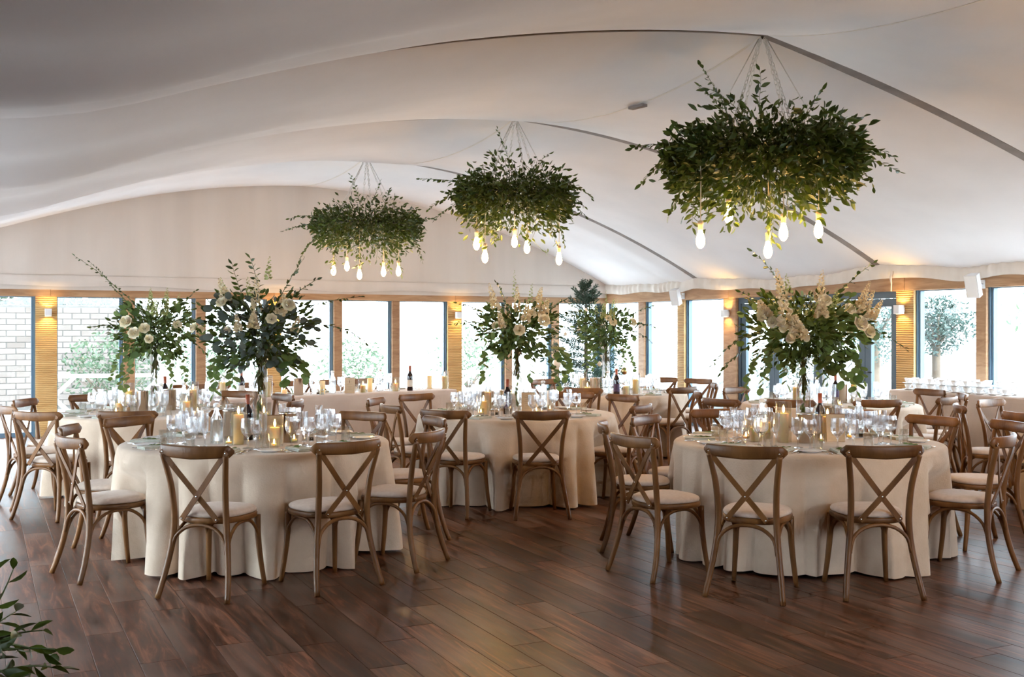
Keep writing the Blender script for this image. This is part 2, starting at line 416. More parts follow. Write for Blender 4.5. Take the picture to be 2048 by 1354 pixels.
# ---- timber walls with glazing
WN = [0]
def wall_map(kind):
    if kind == 'gable': return lambda s_, o_, z: (s_, YG + o_, z)
    if kind == 'right': return lambda s_, o_, z: (XR + o_, s_, z)
    if kind == 'left': return lambda s_, o_, z: (XL - o_, s_, z)
    return lambda s_, o_, z: (s_, YB - o_, z)
def wbox(mb, fm, s0, s1, o0, o1, z0, z1, bev=0.0):
    a = fm(s0, o0, z0); b_ = fm(s1, o1, z1); mb.bbox(a, b_, bev); return mb
def window(fm, s0, s1, where, zt=ZB):
    WN[0] += 1
    fr_ = MB(); w = .055; o0, o1 = .06, .13
    wn_ = .012
    wbox(fr_, fm, s0, s0 + wn_, o0, o1, .0, zt); wbox(fr_, fm, s1 - w, s1 - w * .45, o0, o1, .0, zt); wbox(fr_, fm, s1 - w * .45, s1, o0 - .02, o1, .0, zt)
    wbox(fr_, fm, s0 + wn_, s1 - w, o0, o1, zt - .012, zt); wbox(fr_, fm, s0 + wn_, s1 - w, o0, o1, 0, .07)
    wnd = fr_.build('window_%d' % WN[0], MAT['window_frame_paint'], kind='structure', label='full height clear window pane in blue grey frame, %s' % where, cat='window')
    wbox(MB(), fm, s0 + wn_, s1 - w, .092, .098, .07, zt - .012).build('pane', MAT['window_glass'], wnd)
    return wnd
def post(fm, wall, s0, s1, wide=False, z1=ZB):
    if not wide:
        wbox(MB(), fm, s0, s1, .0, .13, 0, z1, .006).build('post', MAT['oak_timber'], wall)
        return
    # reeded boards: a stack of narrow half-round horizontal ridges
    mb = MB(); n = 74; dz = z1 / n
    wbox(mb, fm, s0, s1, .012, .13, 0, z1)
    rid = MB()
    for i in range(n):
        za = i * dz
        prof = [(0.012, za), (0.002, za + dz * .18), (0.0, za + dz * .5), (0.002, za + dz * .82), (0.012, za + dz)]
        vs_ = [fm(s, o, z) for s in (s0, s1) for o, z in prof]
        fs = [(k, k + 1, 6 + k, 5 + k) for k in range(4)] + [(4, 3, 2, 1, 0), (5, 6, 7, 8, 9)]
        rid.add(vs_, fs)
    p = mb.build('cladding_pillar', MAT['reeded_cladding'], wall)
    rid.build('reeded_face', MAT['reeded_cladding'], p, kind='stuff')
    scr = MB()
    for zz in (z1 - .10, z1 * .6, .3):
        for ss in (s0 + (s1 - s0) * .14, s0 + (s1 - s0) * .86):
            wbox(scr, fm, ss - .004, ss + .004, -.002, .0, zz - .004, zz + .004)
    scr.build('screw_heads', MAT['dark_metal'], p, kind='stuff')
def beam(fm, wall, s0, s1, joints):
    js = [s0] + list(joints) + [s1]
    for a, b_ in zip(js[:-1], js[1:]):
        wbox(MB(), fm, a + .001, b_ - .001, -.012, .13, ZB, ZB + .30, .005).build('beam', MAT['oak_beam'], wall)

# gable wall
wall_back = thing('wall_back', 'glazed timber gable wall with fabric lining above', 'wall', kind='structure')
fm = wall_map('gable')
gp = [('w', onG(71), onG(114)), ('n', onG(247), onG(270)), ('n', onG(392), onG(412)), ('w', onG(535), onG(563)), ('n', onG(668), onG(685)), ('n', onG(784.5), onG(800)),
      ('w', onG(896), onG(924)), ('n', onG(1011), onG(1025)), ('n', onG(1105), onG(1119)), ('n', XR - .12, XR)]
a0 = XL
gp_full = [('n', XL, XL + .12), ('n', XL + 1.0, XL + 1.12)] + gp
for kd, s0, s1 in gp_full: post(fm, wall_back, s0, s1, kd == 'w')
gl_names = ['at the far end of the brick garden wall', 'beyond the leftmost chairs', 'left of the leftmost lit reeded pillar', 'between the leftmost lit pillar and its next post', 'behind the leftmost flower vase', 'between the two leftmost vases',
            'behind the tall vase with grey leaves', 'behind the long table, left of its bottle', 'behind the red wine bottle on the long table', 'right of the lit reeded pillar', 'behind the middle flower vase', 'behind the Christmas tree']
for i in range(len(gp_full) - 1):
    window(fm, gp_full[i][2], gp_full[i + 1][1], gl_names[i])
beam(fm, wall_back, XL, XR, [onG(101), onG(548), onG(910)])
# right wall
wall_right = thing('wall_right', 'glazed timber side wall with french doors', 'wall', kind='structure')
fm = wall_map('right')
rp = [('n', onR(1288), onR(1276)), ('w', onR(1368), onR(1354)), ('n', onR(1471), onR(1446)), ('w', onR(1827), onR(1792)), ('n', onR(1972), onR(1951))]
yy = onR(1972)
extra = []
for i in range(4):
    yc = yy - (i + 1) * 1.02
    extra.append(('w' if i % 3 == 2 else 'n', yc - (.11 if i % 3 == 2 else .055), yc + (.11 if i % 3 == 2 else .055)))
rp = rp + extra
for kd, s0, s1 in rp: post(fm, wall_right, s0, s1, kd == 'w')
ends = [YG - .01] + [p[1] for p in rp]; tops = [p[2] for p in rp]
rn = ['by the corner beyond the far table', 'left of the pillar carrying a small speaker', 'left of the doors, beside a sconce post', None, 'with the olive tree behind it', 'at the right edge behind the cups']
for i in range(len(rp)):
    if i == 3: continue
    window(fm, tops[i], ends[i], rn[i] if i < len(rn) else 'side window number %d beyond the frame' % i)
beam(fm, wall_right, YB, YG, sorted([onR(1458), onR(1810), onR(1810) - 3.8, onR(1810) - 7.6]))
# french doors
dY1, dY0 = onR(1471.5), onR(1791)
hdr = MB(); wbox(hdr, fm, dY0, dY1, .05, .13, ZB - .085, ZB); wbox(hdr, fm, dY0, dY0 + .03, .05, .13, 0, ZB - .085); wbox(hdr, fm, dY1 - .05, dY1, .05, .13, 0, ZB - .085)
dfr = hdr.build('door_frame_1', MAT['door_frame_paint'], kind='structure', label='dark slate blue frame around the glazed doors', cat='door frame')
edges = [dY1 - .05, onR(1541), onR(1630), onR(1722), dY0 + .03]
dl = ['first of four glazed door leaves from the sconce post', 'second of four glazed door leaves, left of the vase', 'third of four glazed door leaves, behind the vase', 'last of four glazed door leaves, beside the lit reeded pillar']
for i in range(4):
    b1, b0 = edges[i] - .004, edges[i + 1] + .004
    st = MB(); w = .105
    wbox(st, fm, b0, b0 + w, .07, .125, .02, ZB - .09); wbox(st, fm, b1 - w, b1, .07, .125, .02, ZB - .09)
    wbox(st, fm, b0 + w, b1 - w, .07, .125, ZB - .19, ZB - .09); wbox(st, fm, b0 + w, b1 - w, .07, .125, .02, .42)
    dr = st.build('door_%d' % (i + 1), MAT['door_frame_paint'], kind='structure', label=dl[i], cat='door')
    wbox(MB(), fm, b0 + w, b1 - w, .093, .099, .42, ZB - .19).build('pane', MAT['window_glass'], dr)
    hb = MB(); s_ = b1 - w / 2 if i % 2 else b0 + w / 2
    hb.tube([fm(s_, .07, 1.0), fm(s_, .03, 1.0), fm(s_ + (-.1 if i % 2 else .1), .03, 1.0)], .009, 6)
    hb.build('door_handle', MAT['dark_metal'], dr)
# left + rear walls (beside and behind the camera)
wall_left = thing('wall_left', 'glazed timber side wall beside the camera', 'wall', kind='structure')
fm = wall_map('left')
ps = []
yc = YG - 1.0; i = 0
while yc > 5.6:
    wd = .11 if i % 3 == 2 else .06
    ps.append(('w' if i % 3 == 2 else 'n', yc - wd, yc + wd)); yc -= 1.02; i += 1
for kd, s0, s1 in ps: post(fm, wall_left, s0, s1, kd == 'w')
hi = YG
for i, p in enumerate(ps):
    window(fm, p[2], hi, 'side window number %d beside the camera' % (i + 1)); hi = p[1]
beam(fm, wall_left, YB, YG, [2.0, 9.0])
for x0, x1, y1 in ((XL - .1, XL + .0, ps[-1][1]), (XR, XR + .1, rp[-1][1])):
    MB().bbox((x0, YB, 0), (x1, y1, ZB)).build('added_dark_wall', MAT['unseen_dark_wall'], wall_left if x0 < 0 else wall_right)  # unseen solid stretches added to darken the space around the camera
wall_front = MB().bbox((XL, YB - .1, 0), (XR, YB, 2.4)).build('wall_front', MAT['unseen_dark_wall'], kind='structure', label='unseen wall behind the camera, made dark to cut bounced light', cat='wall')  # dark surface added out of view to weaken bounced front light

# ---- lining
TR = [YB, -1.0, 2.8, 6.60, 10.37, 14.28, YG]
XRIDGE = [5.9, 5.75, 5.55, 5.36, 5.10, 4.76, 4.50]
ZRIDGE = [3.80, 3.80, 3.80, 3.80, 3.80, 3.93, 3.86]
RA = [.2, .2, .2, .2, .03, .04, .02]; RBQ = [.0185, .0185, .0185, .0185, .039, .04, .0375]
ZE_R, ZE_L = 2.36, 2.34
def lerp(tab, y):
    if y <= TR[0]: return tab[0]
    for a in range(len(TR) - 1):
        if y <= TR[a + 1]:
            t_ = (y - TR[a]) / (TR[a + 1] - TR[a]); return tab[a] + (tab[a + 1] - tab[a]) * t_
    return tab[-1]
def arch_drop(u, y):
    xr = lerp(XRIDGE, y); zr = lerp(ZRIDGE, y)
    if u >= 0:
        a, b_ = lerp(RA, y), lerp(RBQ, y) / .85; U = XR - xr
        full = a * U + b_ * U * U
        return (a * u + b_ * u * u) * ((zr - ZE_R) / full)
    v = -u; a, b_ = .0545, .0318; U = xr - XL
    base = a * v + b_ * v * v
    full = a * U + b_ * U * U
    extra_ = (zr - ZE_L) - full
    return base + extra_ * smooth01((v / U - .6) / .4) ** 1.0
def lining_z(xx, y):
    xr = lerp(XRIDGE, y); zr = lerp(ZRIDGE, y); u = xx - xr
    z = zr - arch_drop(u, y)
    for a in range(len(TR) - 1):
        if TR[a] <= y <= TR[a + 1] + 1e-6:
            t_ = (y - TR[a]) / (TR[a + 1] - TR[a])
            last = (a == len(TR) - 2)
            e_ = abs(u) / ((XR - xr) if u > 0 else (xr - XL))
            sag = .165 * (1 - .5 * e_ ** 2) + .09 * math.exp(-(u / .7) ** 2)
            if last: sag *= .5
            par = 4 * t_ * (1 - t_)
            z -= sag * (par ** .9)
            # slack folds running across the bay, stronger towards the eaves
            fold = (.5 + .5 * math.sin(t_ * 19 + a * 2.1 + u * .35)) * (.5 + .5 * math.sin(t_ * 7.3 + 1.3 * a))
            z -= (.115 if u < 0 else .04) * fold * smooth01((e_ - .2) / .6) * min(1, par * 2.2)
            break
    return z
ceiling = thing('ceiling', 'white swagged fabric marquee lining hung in bays', 'ceiling', kind='structure')
def lining_bay(a, side):
    y0, y1 = TR[a], TR[a + 1]
    mb = MB()
    def fn(i, j):
        y = y0 + (y1 - y0) * j; xr = lerp(XRIDGE, y)
        xx = xr + (XR + .02 - xr) * i if side > 0 else xr + (XL - .02 - xr) * i
        return (xx, y, lining_z(xx, min(max(y, y0 + 1e-5), y1 - 1e-5)))
    mb.grid(fn, 30, 34)
    mb.build('lining_panel', MAT['lining_fabric'], ceiling)
for a in range(len(TR) - 1):
    for side in (1, -1): lining_bay(a, side)
# dark bands colouring in the shadow gap along each arch, and the ridge seam
for a in range(1, len(TR) - 1):
    for side in (1, -1):
        pts = []; dirs = []
        xr = XRIDGE[a]
        for i in range(25):
            xx = xr + ((XR if side > 0 else XL) - xr) * i / 24
            pts.append(Vector((xx, TR[a], lining_z(xx, TR[a] + 1e-5) - .012)))
            dirs.append((Vector((0, 1, 0)), Vector((0, 0, 1))))
        wv = .055 if side > 0 else .012
        MB().sweep(pts, dirs, [(-wv, 0), (wv, 0), (wv * .8, .018), (-wv * .8, .018)]).build('arch_shade_band', MAT['gap_shade_tab_fabric'], ceiling)
for a in range(len(TR) - 1):
    pts = []; dirs = []
    for j in range(21):
        y = TR[a] + (TR[a + 1] - TR[a]) * j / 20
        xr = lerp(XRIDGE, y); pts.append(Vector((xr, y, lining_z(xr, min(max(y, TR[a] + 1e-5), TR[a + 1] - 1e-5)) - .004))); dirs.append((Vector((1, 0, 0)), Vector((0, 0, 1))))
    MB().sweep(pts, dirs, [(-.012, 0), (.012, 0), (.012, .006), (-.012, .006)]).build('ridge_seam', MAT['valance_fabric'], ceiling)
# torn velcro tabs seen on the ridge seam
for a, t_ in ((3, .42), (2, .38)):
    y = TR[a] + (TR[a + 1] - TR[a]) * t_; xr = lerp(XRIDGE, y); z = lining_z(xr, y)
    MB().box((xr, y, z - .02), (.03, .09, .012), rz=.2).build('seam_tab', MAT['gap_shade_tab_fabric'], ceiling)
# opaque outer tent skin above the lining
def skin(i, j):
    xx = XL - .3 + (XR - XL + .6) * i; y = YB - .2 + (YG - YB + .5) * j
    return (xx, y, 2.42 + 2.1 * (1 - abs((xx - 5) / 8)) + .15)
MB().grid(skin, 16, 4).build('roof', MAT['white_plastic'], kind='structure', label='outer skin of the tent roof', cat='roof')
for xx, nm in ((XL - .1, 0), (XR + .2, 1)):
    MB().bbox((xx - .05, YB, 2.3), (xx + .05, YG + .2, 2.75)).build('trim_%d' % (nm + 1), MAT['white_plastic'], kind='structure', label='tent eave trim above the glazing', cat='trim')
# gable fabric
def gab(i, j):
    xx = XL + (XR - XL) * i; zt = lining_z(xx, YG) + .03; zb_ = ZB + .165
    wr = .012 * math.sin(xx * 5.2 + 2 * math.sin(xx * 1.7)) * (1 - .4 * j) + .006 * math.sin(xx * 17)
    return (xx, YG - .05 + wr * .6, zb_ + .15 + (zt - zb_ - .15) * j)
gw = MB().grid(gab, 160, 8).build('gable_lining', MAT['gable_fabric'], wall_back)
def gab2(i, j):
    xx = XL + (XR - XL) * i
    drop = .02 * math.sin(xx * 1.1) ** 2 + .018 * math.sin(xx * 3.1 + 1)
    return (xx, YG - .062 - .012 * math.sin(j * 3.1) + .004 * math.sin(xx * 9), ZB + .145 + drop * (1 - j) + (.165 - drop * 0) * j)
MB().grid(gab2, 150, 4).build('gable_lining_hem', MAT['gable_fabric'], wall_back)
MB().bbox((XL, YG - .02, ZB + .1), (XR, YG + .1, 4.3)).build('gable_backing', MAT['gable_fabric'], wall_back)
# gathered valance along the right eave, one length per bay
for a in range(len(TR) - 1):
    y0, y1 = TR[a], TR[a + 1]
    def val(i, j):
        y = y0 + (y1 - y0) * i
        puck = .016 * math.sin(y * 38 + 3 * math.sin(y * 5)) * (.3 + .7 * (1 - abs(2 * i - 1))) * (1 - .35 * j)
        zt = min(lining_z(XR - .02, min(max(y, y0 + 1e-4), y1 - 1e-4)) + .015, ZE_R + .02)
        edge = abs(2 * i - 1) ** 3
        hh = .15 + .035 * edge + .012 * math.sin(y * 4.3)
        return (XR - .045 + puck - .02 * math.sin(j * math.pi), y, zt - hh * j)
    MB().grid(val, 130, 5).build('eave_valance', MAT['valance_fabric'], ceiling)
    def val2(i, j):
        y = y0 + (y1 - y0) * i
        return (XL + .045 + .012 * math.sin(y * 30), y, ZE_L - .02 - .17 * j)
    MB().grid(val2, 60, 3).build('eave_valance', MAT['valance_fabric'], ceiling)
# knotted fabric tie hanging from the valance by the lit pillar
yt = onR(1793)
MB().tube([(XR - .07, yt, 2.28), (XR - .09, yt + .01, 2.2), (XR - .085, yt, 2.12), (XR - .08, yt + .01, 2.03)], [.02, .016, .008, .006], 6).build('fabric_tie', MAT['valance_fabric'], ceiling)

# ================================================================== TABLES
TABLES = {   # name: (pixel column of the centre, camera depth, phrase)
    'A': (513, 7.63, 'round table by the corner sprig', ),
    'B': (1613, 7.63, 'round table under the largest greenery ring'),
    'C': (1033, 10.2, 'middle round table'),
    'D': (310, 10.3, 'round table before the brick garden wall'),
    'E': (1225, 13.6, 'far round table by the fir tree'),
    'F': (1660, 11.55, 'round table before the glazed doors'),
    'G': (2262, 9.3, 'round table cut by the right edge'),
}
TZ, TRAD = .765, .925
# every chair by the pixel of its top rail's middle; facing its table unless a turn is given (degrees)
CHAIRS = {
    'A': [(382, 891, -15), (703, 882, 6), (869, 861, 0), (880, 834, 0), (727, 823, 0), (477, 818, 0), (265, 834, 0), (132, 851, 0), (127, 872, 0)],
    'B': [(1485, 891, 0), (1772, 891, 0), (2022, 870, 0), (2030, 842, 0), (1872, 831, 0), (1693, 817, 0), (1429, 817, 0), (1287, 831, 0), (1200, 844, 0), (1256, 870, 0)],
    'C': [(1086, 822, 0), (884, 820, 0), (772, 809, 0), (743, 796, 0), (827, 787, 0), (960, 782, 0), (1150, 783, 0), (1252, 789, 0), (1291, 809, 0)],
    'D': [(252, 822, 0), (66, 823, 0), (6, 811, 0), (56, 798, 0), (190, 789, 0), (482, 781, 0), (574, 788, 0), (600, 800, 0)],
    'E': [(1172, 774, 0), (1335, 772, 0), (1432, 766, 0), (1401, 757, 0), (1325, 754, 0), (1083, 758, 0)],
    'F': [(1578, 799, 0), (1758, 799, 0), (1898, 794, 0), (1932, 787, 0), (1866, 778, 0), (1468, 774, 0), (1391, 782, 0), (1435, 797, 0)],
    'G': [(1973, 798, 0), (2046, 825, 0), (1911, 808, 0)],
}
TC = {k: W(v[0], v[1]) for k, v in TABLES.items()}
SETTINGS = {}; CHREC = {}
for key, lst in CHAIRS.items():
    c = TC[key]; rec = []
    for (px, py, turn) in lst:
        d = FPX * (EYE - .887) / (py - YH); p = W(px, d)
        v = c - p; dist = v.length; ang = math.atan2(v.y, v.x)
        if dist < 1.30: p = c - v.normalized() * 1.30
        f_ = ang + math.radians(turn)
        fv = Vector((math.cos(f_), math.sin(f_)))
        o_ = p + fv * .285
        rec.append((math.atan2(p.y - c.y, p.x - c.x), o_, f_ - math.pi / 2, p))
    CHREC[key] = rec; SETTINGS[key] = [r[0] for r in rec]
def round_cloth(key, seed):
    r_ = random.Random(seed); mb = MB(); rot = r_.uniform(0, 6)
    dents = [(math.atan2(o_.y - TC[key].y, o_.x - TC[key].x), (o_ - TC[key]).length) for _a, o_, _z, _p in CHREC[key]]
    np_ = 2 * r_.randint(9, 10); p1, p2, p3, p4 = [r_.uniform(0, 6.28) for _ in range(4)]
    def fold(a):       # rounded pleats with sharp valleys, uneven in width and depth
        ph_ = np_ / 2 * a + .9 * math.sin(2 * a + p1) + .55 * math.sin(5 * a + p2)
        dp = .62 + .38 * math.sin(3 * a + p3) * math.sin(4 * a + p4)
        return (abs(math.cos(ph_)) ** .8 - .62) * 2.0 * dp
    n = 360
    rings = [(0.0, TZ, 0), (.4, TZ, 0), (.75, TZ, 0), (.88, TZ, 0)]
    for q in (15, 35, 55, 75, 90):
        qa = math.radians(q); rings.append((TRAD - .03 + .03 * math.sin(qa), TZ - .03 + .03 * math.cos(qa), .0))
    for v in (.04, .09, .16, .25, .36, .48, .6, .72, .84, .93, 1.0):
        rings.append((TRAD + .05 * v ** .8, TZ - .03 - v * (TZ - .03 - .012), v))
    vs_ = []; fs = []
    for (r, z, v) in rings:
        for k in range(n):
            a = 2 * math.pi * k / n
            fo = fold(a); am = .088 * min(1, v * 1.15) ** .7 if v > 0 else 0
            rr = r + am * fo
            if v > 0:      # pushed in by the chair seats standing against the skirt
                for (oa, od) in dents:
                    da = wrap(a + rot - oa)
                    if abs(da) < .6:
                        q = (.305 - .045 * smooth01((z - .25) / .2)) ** 2 - (od * math.sin(da)) ** 2
                        if q > 0:
                            lim = od * math.cos(da) - math.sqrt(q) - .008
                            tgt = min(rr, lim - am * (.76 - fo) * .75)
                            rr += (tgt - rr) * smooth01((.68 - z) / .17)
            zz = z + (.010 * math.sin(3 * a + seed) + .012 * max(0, -fo)) * (v ** 6)
            vs_.append((rr * math.cos(a), rr * math.sin(a), max(zz, .006)))
    for i in range(len(rings) - 1):
        for k in range(n):
            k2 = (k + 1) % n
            if i == 0: fs.append((k, n + k, n + k2))
            else: fs.append((i * n + k, (i + 1) * n + k, (i + 1) * n + k2, i * n + k2))
    mb.add(vs_, fs, True)
    c = TC[key]
    mb.build('tablecloth', MAT['linen_cloth'], loc=(c.x, c.y, 0), rz=rot, label='cream linen cloth draped to the floor over the %s' % TABLES[key][2], cat='tablecloth', group='round tablecloths')
for i, k in enumerate(TABLES): round_cloth(k, 11 + i * 7)

# ------------------------------------------------------------------ cross-back chair
def rail_mesh():
    mb = MB(); pts = []; dirs = []; secs = []
    n = 18
    for i in range(n + 1):
        x = -.243 + .486 * i / n
        e = abs(x) / .243
        y = -.288 + .062 * e ** 2
        t_ = Vector((1, 2 * .062 * x / .243 ** 2, 0)).normalized()
        nrm = Vector((-t_.y, t_.x, 0))
        k = 1.0 if e < .9 else math.sqrt(max(0.0, 1 - ((e - .9) / .1) ** 2)) * .75 + .25
        hz = (.0385 - .004 * e) * (k if e > .9 else 1); hy = .0135 * (k if e > .9 else 1)
        lean = Vector((0, -.12, 1)).normalized()
        pts.append(Vector((x, y, .846 + .006 * e))); dirs.append((nrm, lean))
        secs.append([(hy * a, hz * b_) for a, b_ in ((-1, -.75), (-.6, -1), (.6, -1), (1, -.75), (1, .75), (.6, 1), (-.6, 1), (-1, .75))])
    mb.sweep(pts, dirs, secs, True); return mb
def seat_outline(sc=1.0, n=28):
    out_ = []
    for k in range(n):
        a = 2 * math.pi * k / n
        x = math.copysign(abs(math.cos(a)) ** .72, math.cos(a)); y = math.copysign(abs(math.sin(a)) ** .72, math.sin(a))
        w = .195 + .022 * y
        out_.append((x * w * sc, (.01 + y * .2) * sc + .01 * (1 - sc)))
    return out_
def loft(mb, rings, smooth=True):
    n = len(rings[0]); vs_ = [p for r in rings for p in r]; fs = []
    for i in range(len(rings) - 1):
        for k in range(n):
            k2 = (k + 1) % n; fs.append((i * n + k, i * n + k2, (i + 1) * n + k2, (i + 1) * n + k))
    fs.append(tuple(range(n - 1, -1, -1))); fs.append(tuple(range((len(rings) - 1) * n, len(rings) * n)))
    mb.add(vs_, fs, smooth); return mb
def ring_at(z, sc): return [(x, y, z) for x, y in seat_outline(sc)]
CH = {}
CH['seat_frame'] = loft(MB(), [ring_at(.424, .96), ring_at(.43, .995), ring_at(.45, 1.0), ring_at(.457, .985)]).mesh('seat_frame', MAT['chair_wood'])
CH['cushion'] = loft(MB(), [ring_at(.457, .90), ring_at(.463, .965), ring_at(.474, .985), ring_at(.487, .955), ring_at(.496, .86), ring_at(.500, .6), ring_at(.501, .25)]).mesh('cushion', MAT['cushion_fabric'])
CH['top_rail'] = rail_mesh().mesh('top_rail', MAT['chair_wood'])
for sx, nm in ((-1, 'l'), (1, 'r')):
    pr = catmull([(sx * .226, -.275, 0), (sx * .208, -.235, .12), (sx * .184, -.200, .28), (sx * .171, -.190, .42), (sx * .170, -.197, .53), (sx * .178, -.215, .66), (sx * .196, -.243, .78), (sx * .205, -.256, .83)], 3)
    CH['rear_' + nm] = MB().tube(pr, [.0165 + .0025 * math.sin(min(1, p.z / .85) * 3.1) for p in pr], 9).mesh('leg', MAT['chair_wood'])
    pf = catmull([(sx * .192, .212, 0), (sx * .178, .19, .15), (sx * .168, .175, .3), (sx * .166, .17, .43)], 3)
    CH['front_' + nm] = MB().tube(pf, [.0145 + .006 * p.z / .43 for p in pf], 9).mesh('leg', MAT['chair_wood'])
    ps_ = [Vector((sx * .212, -.258, .852)), Vector((sx * .14, -.252 - .003 * sx, .762)), Vector((sx * .07, -.236 - .004 * sx, .674)), Vector((0, -.222 - .005 * sx, .588)), Vector((-sx * .06, -.209 - .004 * sx, .516)), Vector((-sx * .118, -.199, .446))]
    ps_ = catmull(ps_, 3); dirs = []
    for i, p in enumerate(ps_):
        t_ = (ps_[min(i + 1, len(ps_) - 1)] - ps_[max(0, i - 1)]).normalized(); w_ = t_.cross(Vector((0, 1, 0))).normalized(); dirs.append((w_, t_.cross(w_)))
    CH['slat_' + nm] = MB().sweep(ps_, dirs, [(-.0155, -.004), (.0155, -.004), (.0155, .004), (-.0155, .004)]).mesh('back_slat', MAT['chair_wood'])
    CH['side_' + nm] = MB().tube(catmull([(sx * .184, -.196, .26), (sx * .176, -.165, .345), (sx * .172, -.09, .405), (sx * .171, 0, .419), (sx * .171, .08, .405), (sx * .171, .15, .345), (sx * .173, .178, .26)], 3), .0105, 7).mesh('arch_brace', MAT['chair_wood'])
CH['arch_back'] = MB().tube(catmull([(-.178, -.206, .26), (-.158, -.198, .345), (-.09, -.19, .402), (0, -.186, .418), (.09, -.19, .402), (.158, -.198, .345), (.178, -.206, .26)], 3), .0115, 7).mesh('arch_brace', MAT['chair_wood'])
CH['arch_front'] = MB().tube(catmull([(-.168, .176, .27), (-.15, .178, .35), (-.09, .18, .405), (0, .18, .42), (.09, .18, .405), (.15, .178, .35), (.168, .176, .27)], 3), .0105, 7).mesh('arch_brace', MAT['chair_wood'])
bm_ = Matrix.Rotation(math.pi / 2, 3, 'X')
CH['bolt'] = MB().lathe([(.0055, 0), (.0055, .002), (.003, .004)], 8, ax=bm_).mesh('bolt', MAT['cutlery_steel'])
def chair(loc, rz, label, group, bolts=False):
    t = thing('cross_back_chair', label, 'chair', (loc[0], loc[1], 0), rz, group)
    for k, nm in (('seat_frame', 'seat_frame'), ('cushion', 'cushion'), ('top_rail', 'top_rail'), ('rear_l', 'leg'), ('rear_r', 'leg'), ('front_l', 'leg'), ('front_r', 'leg'),
                  ('arch_back', 'arch_brace'), ('arch_front', 'arch_brace'), ('side_l', 'arch_brace'), ('side_r', 'arch_brace')):
        link(nm, CH[k], t)
    for sx, k in ((-1, 'slat_l'), (1, 'slat_r')):
        sl = link('back_slat', CH[k], t)
        if bolts:
            link('bolt', CH['bolt'], sl, loc=(sx * .205, -.2625, .845)); link('bolt', CH['bolt'], sl, loc=(-sx * .113, -.206, .455))
            if sx > 0: link('bolt', CH['bolt'], sl, loc=(0, -.2325, .588))
    return t
ORD = ['first', 'second', 'third', 'fourth', 'fifth', 'sixth', 'seventh', 'eighth', 'ninth', 'tenth']
for key, rec in CHREC.items():
    c = TC[key]
    # clockwise order (seen from above) starting from the camera side
    cam_a = math.atan2(-c.y, -c.x)
    order = sorted(range(len(rec)), key=lambda i: (cam_a + .15 - rec[i][0]) % (2 * math.pi))
    for n_, i in enumerate(order):
        a, o_, rz, p = rec[i]
        chair(o_, rz, 'cross-back chair, %s clockwise from camera at the %s' % (ORD[n_], TABLES[key][2]), 'chairs at the ' + TABLES[key][2], bolts=key in 'AB')

# ------------------------------------------------------------------ long head table and its chairs
HA, HB = W(400, FPX * (EYE - .765) / (802 - YH)), W(914, FPX * (EYE - .765) / (778.5 - YH))
hv = (HB - HA).normalized(); hn = Vector((-hv.y, hv.x))      # hn points away from the camera
HLEN = (HB - HA).length
def long_cloth(a, v, n, length, depth, h, name, label, matn, seed):
    mb = MB(); r_ = random.Random(seed)
    prof = [(0, .012), (.0, .25), (.0, .5), (0, h - .06), (.004, h - .015), (.02, h), (depth / 2, h), (depth - .02, h), (depth - .004, h - .015), (depth, h - .06), (depth, .5), (depth, .012)]
    ns = int(length / .06); vs_ = []
    ph = [r_.uniform(0, 6) for _ in range(3)]
    for i in range(ns + 1):
        s_ = length * i / ns
        for k, (q, z) in enumerate(prof):
            w = (1 - z / h) if z < h - .03 else 0
            bulge = w * (.012 * math.sin(s_ * 5 + ph[0]) + .012 * math.sin(s_ * 11 + ph[1]) + .02)
            sgn = -1 if k < 6 else 1
            p = a + v * s_ + n * (q + sgn * bulge)
            vs_.append((p.x, p.y, z))
    m_ = len(prof)
    fs = [(i * m_ + k, i * m_ + k + 1, (i + 1) * m_ + k + 1, (i + 1) * m_ + k) for i in range(ns) for k in range(m_ - 1)]
    fs += [tuple(range(m_ - 1, -1, -1)), tuple(range(ns * m_, ns * m_ + m_))]
    mb.add(vs_, fs, False)
    return mb.build(name, MAT[matn], label=label, cat='tablecloth')
long_cloth(HA, hv, hn, HLEN, .72, .765, 'tablecloth', 'pinkish beige cloth on the long straight table under the gable windows', 'table_linen', 5)
HC = [.2, .75, 1.35, 1.95, 2.5, 3.05, 3.6]
for i, s_ in enumerate(HC):
    if s_ > HLEN - .2: continue
    p = HA + hv * s_ + hn * 1.0
    chair(p, math.atan2(-hn.y, -hn.x) - math.pi / 2, 'brown cross-back chair, %s from the brick wall end, behind the long table' % ORD[i], 'chairs behind the long table')

# ------------------------------------------------------------------ glassware, crockery, cutlery
def wineglass(bowl_r, bowl_h, stem_h, rim_r, n=10):
    z0 = stem_h
    outer = [(.0345, 0), (.0345, .002), (.02, .004), (.006, .009), (.0042, .02), (.0042, stem_h - .02), (.007, stem_h - .006)]
    for t_, f in ((.06, .42), (.16, .72), (.32, .95), (.5, 1.0), (.75, .96), (1.0, rim_r / bowl_r)):
        outer.append((bowl_r * f, z0 + bowl_h * t_))
    inner = [(bowl_r * f - .0018, z0 + bowl_h * t_) for t_, f in ((1.0, rim_r / bowl_r), (.75, .96), (.5, 1.0), (.32, .93), (.16, .66), (.09, .3))]
    return MB().lathe(outer + inner, n, smooth=False, cap1=True)
GM = {}
GM['wine_glass'] = wineglass(.041, .108, .085, .036, 11).mesh('wine_glass', MAT['cut_crystal'])
GM['water_goblet'] = wineglass(.047, .122, .075, .042, 12).mesh('water_goblet', MAT['cut_crystal'])
GM['champagne_flute'] = wineglass(.027, .150, .075, .026, 9).mesh('champagne_flute', MAT['cut_crystal'])
